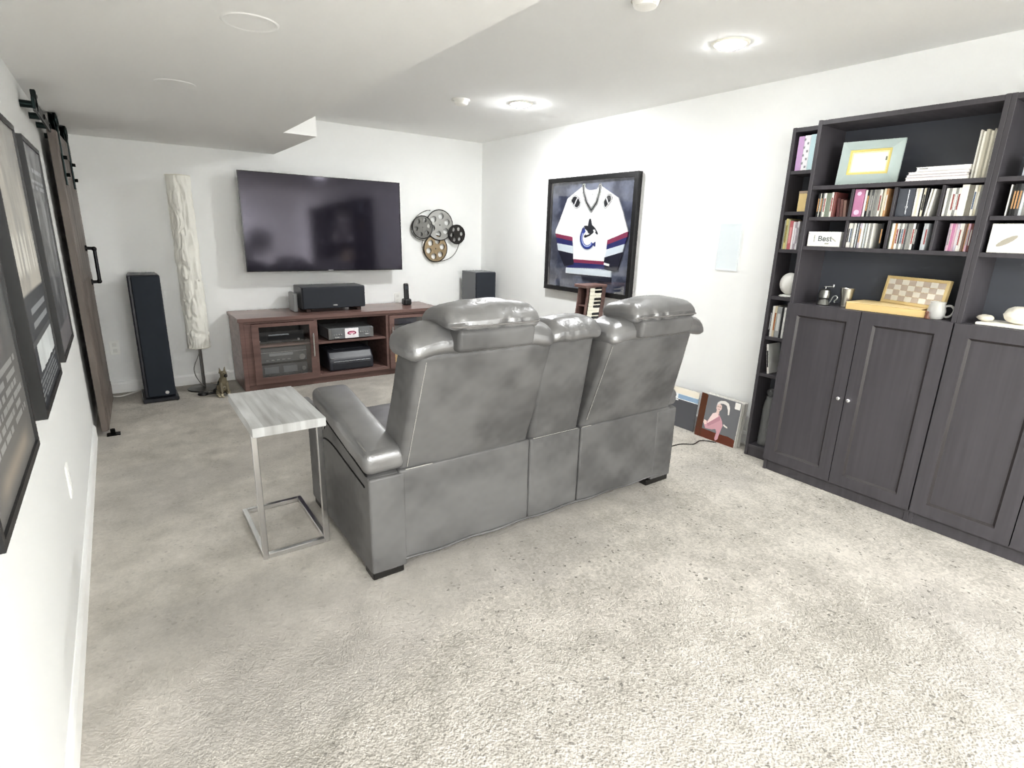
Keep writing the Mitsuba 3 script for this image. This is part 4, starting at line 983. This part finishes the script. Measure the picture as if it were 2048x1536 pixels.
for i, (a, b, h_, c) in enumerate(((-4.290, -4.540, .016, '#e9e2e4'), (-4.292, -4.534, .012, '#c9c3c6'), (-4.298, -4.537, .013, '#ded9da'), (-4.328, -4.541, .020, '#f3f1ee'))):
    z = 1.6872 + [0, .0165, .029, .0425][i]
    k = thing('magazine', ['light magazine at the bottom of the flat pile on the top shelf', 'grey magazine second from the bottom of the flat pile', 'light magazine third in the flat pile', 'white book on top of the flat pile'][i], 'book' if i == 3 else 'magazine')
    put(k + '__cover', [cbox(-.262, -.05, b, a, z, z + .0022, .0005), cbox(-.262, -.05, b, a, z + h_ - .0024, z + h_ - .0002, .0005)], 'm_satin', c)
    put(k + '__pages', cbox(-.259, -.053, b + .003, a - .003, z + .002, z + h_ - .002, 0), 'm_matte', '#efeee9')
    if i == 3: put(k + '__print', cbox(-.2628, -.2618, -4.378, -4.343, z + .010, z + .0135, 0), 'm_satin', '#8e8e8c')
y = -4.5435
for i, (c, t_) in enumerate((('#d6d3cb', .007), ('#9c978c', .005), ('#ece9df', .008), ('#c3beae', .012), ('#a39f90', .006), ('#ded9c9', .009), ('#b9b5a6', .006), ('#e6e3d8', .007))):
    slab('x', f'{["pale", "brown grey", "white", "wide cream", "grey green", "ivory", "dull grey", "outermost pale"][i]} record album standing upright at the right end of the top shelf', 'album', t_, .20, .205 - .004 * (i % 3), c, y, -.245, 1.6872, name='album', mat='m_matte')
    y -= t_ + .0005

# on the cabinet top
CT = 1.047
k = thing('coffee_grinder', 'small pewter coffee grinder with a crank and a curled handle on the cabinet top', 'grinder')
gx, gy = -.205, -3.985
put(k + '__body', lathe([(.034, 0), (.036, .004), (.033, .012), (.025, .030), (.026, .036), (.032, .042), (.032, .066), (.030, .070), (.028, .084), (.018, .092), (.001, .093)], 32, (gx, gy, CT)), 'm_metal', '#8e8f8c', 30)
put(k + '__crank', [cyl((gx, gy, CT + .09), (gx, gy, CT + .104), .004, 10), cyl((gx, gy + .008, CT + .102), (gx, gy - .040, CT + .106), .0035, 10), cyl((gx, gy - .040, CT + .104), (gx, gy - .040, CT + .118), .006, 12)], 'm_metal', '#c9cac8', 40)
hp = [(gx, gy - .024, CT + .008), (gx, gy - .040, CT + .030), (gx, gy - .050, CT + .052), (gx, gy - .066, CT + .056), (gx, gy - .070, CT + .042), (gx, gy - .060, CT + .030), (gx, gy - .062, CT + .020)]
put(k + '__handle', tube(CubicSpline(np.linspace(0, 1, 7), np.array(hp))(np.linspace(0, 1, 30)), .0035, 8), 'm_metal', '#d2d3d2', True)
k = thing('pewter_cup', 'small pewter cup beside the coffee grinder', 'cup')
put(k + '__cup', lathe([(.001, 0), (.026, 0), (.027, .003), (.025, .008), (.029, .05), (.035, .098), (.036, .101), (.034, .101), (.028, .05), (.022, .010), (.001, .008)], 36, (-.165, -4.085, CT)), 'm_metal', '#bdbbb2', 30)
k = thing('wooden_game_box', 'long pale wooden box lying open at the front of the cabinet top', 'box')
wx0, wx1, wy0, wy1 = -.270, -.060, -4.135, -4.500
put(k + '__front', cbox(wx0, wx0 + .008, wy1, wy0, CT, CT + .036, .0015), 'm_satin', '#dcbf84')
put(k + '__back', cbox(wx1 - .008, wx1, wy1, wy0, CT, CT + .036, .0015), 'm_satin', '#d9bb80')
for a in (wy0 - .008, wy1):
    put(k + '__end', cbox(wx0 + .008, wx1 - .008, a, a + .008, CT, CT + .036, .0015), 'm_satin', '#a9713e')
put(k + '__lid', cbox(wx0 - .002, wx1, wy1 + .02, wy0 + .002, CT + .036, CT + .040, .001), 'm_satin', '#e8cf99')
k = thing('chess_board', 'wooden chess board with pale marbled squares leaning upright behind the wooden box', 'chess board')
cy0, cy1, cz0, ch_, cxb = -4.222, -4.580, CT + .041, .142, -.072
def ctilt(m):
    return rot(rot(m, 7, [0, 1, 0], [cxb, 0, cz0]), -24, [0, 0, 1], [cxb, cy0, cz0])
put(k + '__board', ctilt(cbox(cxb, cxb + .016, cy1, cy0, cz0, cz0 + ch_, .0015)), 'm_satin', '#d6bd86')
for a, b, c, e in ((cy0 - .016, cy0, cz0, cz0 + ch_), (cy1, cy1 + .016, cz0, cz0 + ch_), (cy1 + .016, cy0 - .016, cz0, cz0 + .014), (cy1 + .016, cy0 - .016, cz0 + ch_ - .014, cz0 + ch_)):
    put(k + '__border', ctilt(cbox(cxb - .004, cxb + .001, a, b, c, e, .001)), 'm_satin', '#e2ca92')
sq = (cy0 - cy1 - .034) / 8; sqz = (ch_ - .030) / 4
for i in range(8):
    for j in range(4):
        a = cy0 - .017 - i * sq; z = cz0 + .015 + j * sqz
        c = '#f6f1e6' if (i + j) % 2 else '#cbbcae'
        put(k + '__square', ctilt(cbox(cxb - .002, cxb + .001, a - sq + .0006, a - .0006, z + .0006, z + sqz - .0006, .0004)), 'm_satin', c)
k = thing('glass_mug', 'cut glass mug with a curved handle at the right end of the wooden box', 'mug')
mx, my = -.250, -4.538
R0 = .036
put(k + '__mug', lathe([(.001, .000), (.026, 0), (.032, .006), (.037, .022), (.038, .040), (.034, .058), (.031, .070), (.032, .082), (.029, .082), (.028, .070), (.031, .057), (.034, .040), (.033, .022), (.027, .010), (.001, .009)], 40, (mx, my, CT + .001)), 'm_cutglass', None, 30)
hp = [(mx + .004, my - .033, CT + .064), (mx + .006, my - .055, CT + .066), (mx + .008, my - .066, CT + .046), (mx + .006, my - .056, CT + .022), (mx + .004, my - .034, CT + .016)]
put(k + '__handle', tube(CubicSpline(np.linspace(0, 1, 5), np.array(hp))(np.linspace(0, 1, 24)), .0055, 10), 'm_cutglass', None, True)
k = thing('brown_bowl', 'small dark brown wooden knob between the wooden box and the glass mug', 'ornament')
put(k + '__bowl', lathe([(.001, 0), (.012, 0), (.013, .006), (.0115, .020), (.013, .030), (.009, .036), (.001, .037)], 24, (-.272, -4.5135, CT)), 'm_gloss', '#6b4636', 30)

# right bookcase contents
def rock(name, label, cat, c, r, seed, col, amp=.25):
    m = trimesh.creation.icosphere(subdivisions=4); v = np.array(m.vertices)
    n_ = meshkit.fbm(v * 1.6 + seed, 3, seed) - .5
    v = v * (1 + amp * n_)[:, None] * np.asarray(r)
    v[:, 2] -= v[:, 2].min(); v[:, 2] = np.maximum(v[:, 2], .001)
    k = thing(name, label, cat)
    put(k + '__body', trimesh.Trimesh(v + np.asarray(c), m.faces, process=False), 'm_matte', col, True)
    return k
sh_ = thing('sheepskin_mat', 'thin white cloth mat under the shells on the right cabinet top', 'cloth')
put(sh_ + '__mat', soft(-.272, -.08, -5.02, -4.700, CT, CT + .012, .005, (10, 10, 3), wr=(.006, (14, 14, 3), 5)), 'm_matte', '#f1efe6', True)
rock('seashell', 'small oval beige shell on the white mat at the left', 'shell', (-.225, -4.722, CT + .014), (.026, .032, .015), 3, '#d8d1c2')
k = rock('seashell', 'large white conch shell on the white mat at the right edge', 'shell', (-.20, -4.838, CT + .014), (.055, .062, .040), 8, '#efeadd', .35)
put(k + '__spot', ball((-.246, -4.835, CT + .062), (.008, .012, .006), 2), 'm_matte', '#d9c3b2', True)
k = thing('print_panel', 'white panel with a grey feather print leaning in the bookcase at the right edge', 'picture')
put(k + '__panel', rot(cbox(-.262, -.256, -4.853, -4.672, 1.3675, 1.492, .001), 1, [0, 1, 0], [-.26, -4.7, 1.3675]), 'm_satin', '#f2f0e4')
fe = affinity.rotate(affinity.scale(Point(-4.735, 1.418).buffer(1, 16), .040, .011), -34)
put(k + '__feather', extr(fe, 'x', -.2632, -.2605), 'm_satin', '#a8a294')
row('w', -4.700, Z2, 'the row at the right picture edge', hgt=.130)
row('kkdsgg', -4.714, Z2, 'the row at the right picture edge', hgt=.132)
k = slab('x', 'light grey book standing on the top shelf at the right edge', 'book', .03, .16, .10, '#c9ced6', -4.722, -.24, 1.6872, name='book')

# ---- narrow tower contents
xN = -.150
def nbook(label, th_, hgt, col, y, z, x=xN, dep=.135, lean=0, cat='book', mat='m_satin', name='book', spine=None):
    return slab('x', label, cat, th_, dep, hgt, col, y, x, z, lean, name=name, mat=mat, spine=spine)
nbook('tall pink book at the top of the narrow tower', .034, .186, '#c9a3cf', -3.664, 1.7872)
k = nbook('tall white book with dark lettering between the pink and the pale blue one', .034, .188, '#f0eef2', -3.699, 1.7872)
rr = random.Random(5)
put(k + '__lettering', [cbox(xN - .001, xN + .0004, -3.727 + .02 * (i % 2), -3.717 + .02 * (i % 2), 1.80 + .021 * i, 1.812 + .021 * i, 0) for i in range(8)], 'm_satin', '#8f8e96')
nbook('tall pale blue book at the top of the narrow tower', .033, .190, '#c3dde2', -3.734, 1.7872)
k = nbook('tan carton with a brown lid on the second shelf of the narrow tower', .058, .100, '#d9c08a', -3.716, 1.5602, name='carton', cat='carton', mat='m_matte')
put(k + '__lid', cbox(xN - .001, -.02, -3.775, -3.715, 1.5602 + .0995, 1.5602 + .114, .001), 'm_matte', '#a08d7b')
y = -3.656
for l, t_, h_, c, sp in (('slim grey booklet', .008, .17, '#8f8e86', None), ('yellow booklet', .014, .178, '#d8cc8b', '#8b8150'), ('pale yellow booklet', .009, .172, '#c9c5a0', None), ('red book', .020, .165, '#c06a70', '#d99a9a'), ('white book', .012, .160, '#e9e6e6', None), ('mauve grey book', .012, .158, '#a89da6', '#e0dde0'), ('white spined book', .012, .162, '#dddadd', '#8f8a92')):
    nbook(l + ' on the third shelf of the narrow tower', t_, h_, c, y, 1.3432, spine=sp); y -= t_ + .001
k = thing('white_globe', 'round white ornament on a small foot in the narrow tower', 'ornament')
put(k + '__ball', ball((-.105, -3.722, 1.060 + .080), (.050, .058, .066), 3), 'm_satin', '#f2f1ec', True)
put(k + '__foot', lathe([(.001, 0), (.048, 0), (.052, .004), (.045, .010), (.026, .015), (.001, .016)], 32, (-.105, -3.720, 1.060)), 'm_satin', '#d9d9d4', 30)
y = -3.656
for l, t_, h_, c, sp in (('slim black film case', .009, .19, '#1d1e20', '#bdbdbd'), ('white film case', .014, .192, '#eceae4', None), ('cream film case with coloured spine', .014, .192, '#d8cbb0', '#a4603c'), ('grey wide film case', .030, .19, '#9a9c9c', '#d2d2cf'), ('black film case', .012, .188, '#222325', None), ('white outermost film case', .013, .19, '#e2e2de', None)):
    nbook(l + ' on the fifth shelf of the narrow tower', t_, h_, c, y, .8082, cat='film case', name='film_case', spine=sp); y -= t_ + .001
nbook('white film case leaning alone on the sixth shelf of the narrow tower', .014, .190, '#e4e4e0', -3.690, .5685, lean=-9, cat='film case', name='film_case', spine='#232426')
k = thing('glass_tumbler', 'clear glass tumbler on the sixth shelf of the narrow tower', 'glass')
put(k + '__glass', lathe([(.001, 0), (.028, 0), (.031, .004), (.034, .12), (.0315, .12), (.0285, .012), (.001, .010)], 32, (-.09, -3.770, .5685)), 'm_bottle', None, 30)
k = thing('glass_bottle', 'tall clear glass bottle with a round stopper at the foot of the narrow tower', 'bottle')
put(k + '__bottle', lathe([(.001, 0), (.036, 0), (.040, .006), (.040, .02), (.036, .26), (.030, .30), (.024, .315), (.024, .33), (.027, .335), (.024, .337), (.021, .330), (.021, .315), (.027, .297), (.033, .26), (.036, .02), (.034, .010), (.001, .008)], 36, (-.095, -3.712, .078)), 'm_bottle', None, 30)
put(k + '__stopper', ball((-.095, -3.712, .078 + .362), .026, 3), 'm_bottle', None, True)

# ------------------------------------------------------------------ side table
t = thing('side_table', 'narrow side table with a grey wood top on a chrome frame beside the loveseat', 'side table')
put(t + '__table_top', cbox(-3.126, -2.848, -3.362, -2.822, .612, .650, .002), 'm_greywood', label='grey wood grain top')
q = .011
def sq(x0, x1, y0, y1, z0, z1): return cbox(x0, x1, y0, y1, z0, z1, .0015)
tx0, tx1, ty0, ty1 = -3.098, -2.836, -3.205, -2.742
for x in (tx0, tx1):
    put(t + '__leg', sq(x - q, x + q, ty0 - q, ty0 + q, .0, .612), 'm_chrome')
    put(t + '__floor_bar', sq(x - q * .9, x + q * .9, ty0 + q, ty1 + q, 0, .022), 'm_chrome')
    put(t + '__top_bar', sq(x - q * .9, x + q * .9, ty0 + q, ty1 - .10, .592, .612), 'm_chrome')
put(t + '__floor_bar', sq(tx0 + q, tx1 - q, ty1 - q, ty1 + q, 0, .022), 'm_chrome')
put(t + '__floor_bar', sq(tx0 + q, tx1 - q, ty0 - q, ty0 + q, 0, .022), 'm_chrome')

# ------------------------------------------------------------------ loveseat (seen from behind)
S = thing('loveseat', 'dark grey leather reclining loveseat with raised headrests, seen from behind', 'sofa')
def lean_y(p, zb, zt, dy, xl=None, pinch=(0, 0)):
    q = p.copy(); s = np.clip((q[:, 2] - zb) / (zt - zb), 0, 1.4)
    q[:, 1] -= dy * s
    return q
def back(x0, x1, dy, z1, label, taper=(0, 0), yr=-3.602, thick=.20, seed=1):
    xm = (x0 + x1) / 2
    def w(p):
        q = p.copy(); s = np.clip((q[:, 2] - .46) / .50, -.1, 1.3)
        q[:, 1] -= dy * s
        fx_ = (q[:, 0] - xm) / (x1 - x0) * 2
        q[:, 0] += np.where(fx_ < 0, taper[0] * s * -fx_, taper[1] * s * fx_)
        return q
    return put(S + '__back', soft(x0, x1, yr, yr + thick, .43, z1, .030, (14, 6, 14), (0, .012, 0), w, (.010, (5, 5, 4), seed)), 'm_suede', None, True, label=label)
bL = back(-2.640, -1.992, .160, .965, 'back of the left seat', (.022, .0), seed=2)
bM = back(-1.984, -1.676, .078, .955, 'back of the middle section', (0, 0), seed=3)
bR = back(-1.662, -.972, .165, .935, 'back of the right seat', (.01, -.085), seed=4)
# shoulder rolls along the top of each back
def roll_(x0, x1, y0, y1, z0, z1, seed, droop=0, key='__top_roll'):
    xm = (x0 + x1) / 2
    def w(p):
        q = p.copy(); u = np.abs(q[:, 0] - xm) / ((x1 - x0) / 2)
        q[:, 2] -= droop * np.clip(u - .62, 0, 1) ** 1.2
        s = np.clip((q[:, 2] - z0) / (z1 - z0), 0, 1)
        q[:, 1] += .040 * s * np.clip((y1 - q[:, 1]) / (y1 - y0), 0, 1)
        return q
    return put(S + key, soft(x0, x1, y0, y1, z0, z1, .044, (36, 14, 10), (0, .012, .016), w, (.014, (20, 9, 9), seed)), 'm_leather', None, True)
roll_(-2.662, -1.992, -3.786, -3.560, .955, 1.052, 11, .085)
roll_(-1.976, -1.664, -3.735, -3.540, .942, 1.026, 12, .05)
roll_(-1.660, -.968, -3.786, -3.560, .922, 1.012, 13, .085)
# raised headrests
def headrest(x0, x1, z0, seed):
    h = put(S + '__headrest', soft(x0 + .035, x1 - .035, -3.806, -3.60, z0, z0 + .085, .018, (10, 6, 5), (0, .006, 0), lambda p: lean_y(p, z0, z0 + .1, .012), (.006, (12, 12, 12), seed)), 'm_suede', None, True, label='raised headrest')
    xm = (x0 + x1) / 2
    def w(p):
        q = p.copy(); s = np.clip((q[:, 2] - (z0 + .075)) / .095, 0, 1.2)
        e = np.abs(q[:, 0] - xm) / ((x1 - x0) / 2)
        q[:, 1] += .055 * s ** 1.5 * np.clip((-3.555 - q[:, 1]) / .26, 0, 1)
        q[:, 2] += .018 * (1 - e ** 2) * s
        front = np.clip((q[:, 1] + 3.68) / .12, 0, 1)
        q[:, 2] -= .02 * front
        return q
    m = soft(x0, x1, -3.815, -3.555, z0 + .070, z0 + .152, .040, (48, 26, 10), (0, .012, .014), w)
    v = np.array(m.vertices); nn_ = np.array(m.vertex_normals)
    zz_ = np.clip((v[:, 2] - z0 - .075) / .09, 0, 1)
    fold = np.maximum(0, meshkit.noise(np.stack([v[:, 0] * 30, v[:, 1] * 7, v[:, 2] * 9 + seed], -1), seed) - .54)
    v = v + nn_ * (-.055 * fold * np.exp(-((zz_ - .22) / .30) ** 2) + .010 * (meshkit.fbm(v * 15, 3, seed) - .5))[:, None]
    put(h + '__pillow', trimesh.Trimesh(v, m.faces, process=False), 'm_leather', None, True)
    s_ = [(x, -3.813 - .004 + .03 * max(0, abs((x - xm) / ((x1 - x0) / 2)) - .86) / .14, z0 + .098) for x in np.linspace(x0 + .01, x1 - .01, 30)]
    put(h + '__piping', tube(s_, .0035, 8), 'm_satin', '#6a6866', True)
headrest(-2.522, -2.100, .962, 21)
headrest(-1.545, -1.100, .932, 22)
# lower rear panels
for a, b, sd in ((-2.646, -1.992, 31), (-1.986, -1.674, 32), (-1.666, -.984, 33)):
    put(S + '__rear_panel', soft(a, b, -3.614, -3.570, .048, .462, .010, (14, 3, 12), (0, .006, 0), None, (.012, (5, 5, 3), sd)), 'm_suede', None, True)
put(S + '__hem', tube([(x, -3.616, .055 + .004 * math.sin(x * 21)) for x in np.linspace(-2.63, -1.00, 60)], .006, 8), 'm_suede', None, True)
put(S + '__base_frame', cbox(-2.64, -.99, -3.572, -2.86, .045, .40, .01), 'm_matte', '#1b1a1a')
# stitching lines
def stitch(pts, r=.0017, col='#9a9894'):
    put(S + '__stitching', tube(pts, r, 6), 'm_satin', col, True)
yb_ = lambda z, dy: -3.602 - dy * max(0, (z - .46) / .50) - .004
stitch([(-2.610 + .022 * (z - .46) / .5, yb_(z, .160) + .001, z) for z in np.linspace(.47, .93, 24)])
stitch([(-1.640 + .01 * (z - .46) / .5, yb_(z, .165) + .001, z) for z in np.linspace(.50, .90, 24)], .0016)
stitch([(x, -3.617, .463) for x in np.linspace(-2.62, -2.50, 8)], .0026)
stitch([(x, -3.612, .463) for x in np.linspace(-1.97, -1.69, 12)], .0016)
stitch([(x, -3.612, .462) for x in np.linspace(-1.66, -1.60, 6)], .0020)
stitch([(-2.644, -3.616, z) for z in np.linspace(.06, .44, 16)], .0018, '#5d5b58')
# arms
def arm(xo, xi, label):
    s = 1 if xi > xo else -1
    lo, hi = min(xo, xi), max(xo, xi)
    prof = Polygon([(-3.605, .028), (-3.605, .452), (-3.55, .462), (-3.30, .505), (-3.05, .548), (-2.92, .560), (-2.80, .548), (-2.775, .50), (-2.775, .028)]).buffer(-.01).buffer(.01)
    A = put(S + '__arm', extr(prof, 'x', lo + .004, hi - .004), 'm_suede', None, label=label)
    def w(p):
        q = p.copy(); sl = np.clip((q[:, 1] + 3.6) / .60, -.2, 1.3)
        q[:, 2] += .100 * sl - .035 * np.clip(sl - .9, 0, 1) ** 2 * 4
        return q
    put(A + '__pad', soft(lo - .012, hi + .010, -3.612, -2.925, .462, .556, .032, (8, 22, 5), (0, 0, .014), w, (.006, (9, 5, 9), 41)), 'm_leather', None, True, label='glossy leather arm pad')
    for e in (lo + .008, hi - .010):
        put(A + '__pad_piping', tube([(e, y, .553 + .100 * (y + 3.6) / .60 - .035 * max(0, (y + 3.6) / .60 - .9) ** 2 * 4) for y in np.linspace(-3.575, -2.96, 30)], .0028, 8), 'm_satin', '#7d7b78', True)
    put(A + '__rear_face', soft(lo, hi, -3.618, -3.59, .03, .452, .010, (6, 3, 10), (0, .006, 0), None, (.006, (6, 6, 4), 43)), 'm_suede', None, True)
    return A, lo, hi
A, lo, hi = arm(-2.775, -2.622, 'left arm of the loveseat')
put(A + '__side_seam', tube(CubicSpline(np.linspace(0, 1, 8), np.array([(lo + .003, -2.955, .27), (lo + .003, -2.965, .36), (lo + .003, -3.00, .415), (lo + .003, -3.06, .442), (lo + .003, -3.18, .448), (lo + .003, -3.34, .428), (lo + .003, -3.48, .411), (lo + .003, -3.56, .400)]))(np.linspace(0, 1, 50)), .0035, 8), 'm_matte', '#161616', True)
put(A + '__pad_seam', tube([(lo + .002, y, .458 + .1 * (y + 3.6) / .6) for y in np.linspace(-3.59, -2.98, 30)], .004, 8), 'm_matte', '#161616', True)
put(A + '__control_pod', soft(lo - .028, lo + .012, -3.05, -2.80, .528, .562, .014, (4, 8, 4), (0, 0, 0), lambda p: np.stack([p[:, 0] + .025 * np.clip((-2.85 - p[:, 1]) / .2, 0, 1), p[:, 1], p[:, 2] + .02 * np.clip((p[:, 1] + 3.05) / .25, 0, 1)], 1)), 'm_leather', None, True)
bt = put(A + '__button', cyl((lo + .006, -3.045, .505), (lo - .002, -3.045, .505), .020, 28), 'm_satin', '#2a2a2b', 40, label='round recliner control button')
put(bt + '__ring', tube([(lo - .002, -3.045 + .020 * math.cos(a), .505 + .020 * math.sin(a)) for a in np.linspace(0, 2 * math.pi, 32, endpoint=False)], .003, 8, True), 'm_chrome', None, True)
put(bt + '__center', cyl((lo - .001, -3.045, .505), (lo - .0045, -3.045, .505), .009, 20), 'm_metal', '#c3c3c4', 40)
arm(-.930, -1.095, 'right arm of the loveseat')
# seats
for a, b, sd in ((-2.605, -2.005, 51), (-1.655, -1.115, 52)):
    put(S + '__seat', soft(a, b, -3.42, -2.80, .30, .485, .05, (12, 12, 6), (0, .02, .02), None, (.012, (8, 8, 8), sd)), 'm_leather', None, True)
    put(S + '__footrest', soft(a, b, -2.83, -2.745, .07, .42, .03, (12, 4, 8), (0, .01, 0), None, (.01, (7, 7, 7), sd)), 'm_leather', None, True)
put(S + '__console', soft(-2.0, -1.66, -3.42, -2.78, .08, .55, .03, (8, 10, 8), (0, .01, .01)), 'm_leather', None, True)
for x in (-1.90, -1.76):
    put(S + '__cup_holder', lathe([(.046, .0), (.048, .006), (.042, .008), (.040, .002)], 32, (x, -2.92, .556)), 'm_chrome', None, 40)
for x in (-2.72, -1.04):
    for y in (-3.56, -2.84):
        put(S + '__foot', cbox(x - (.050 if x < -2 else .085), x + (.085 if x < -2 else .10), y - .052, y + .04, 0, .034, .004), 'm_satin', '#141312')

# ------------------------------------------------------------------ rear wall: two big reels seen mirrored in the television
for x, z, r, l in ((-.82, 1.42, .27, 'smaller round black metal reel on the rear wall'), (-1.30, 1.05, .33, 'larger round black metal reel on the rear wall')):
    k = thing('wall_reel', l, 'wall art')
    dd = Point(x, z).buffer(r, 32)
    for i in range(5):
        a = .4 + 2 * math.pi * i / 5
        dd = dd.difference(Point(x + .6 * r * math.cos(a), z + .6 * r * math.sin(a)).buffer(.21 * r, 12))
    put(k + '__disc', extr(dd, 'y', YR + .02, YR + .03), 'm_metal', '#2c2b2d')
    put(k + '__hub', cyl((x, YR, z), (x, YR + .035, z), .2 * r, 20), 'm_metal', '#2c2b2d', 40)
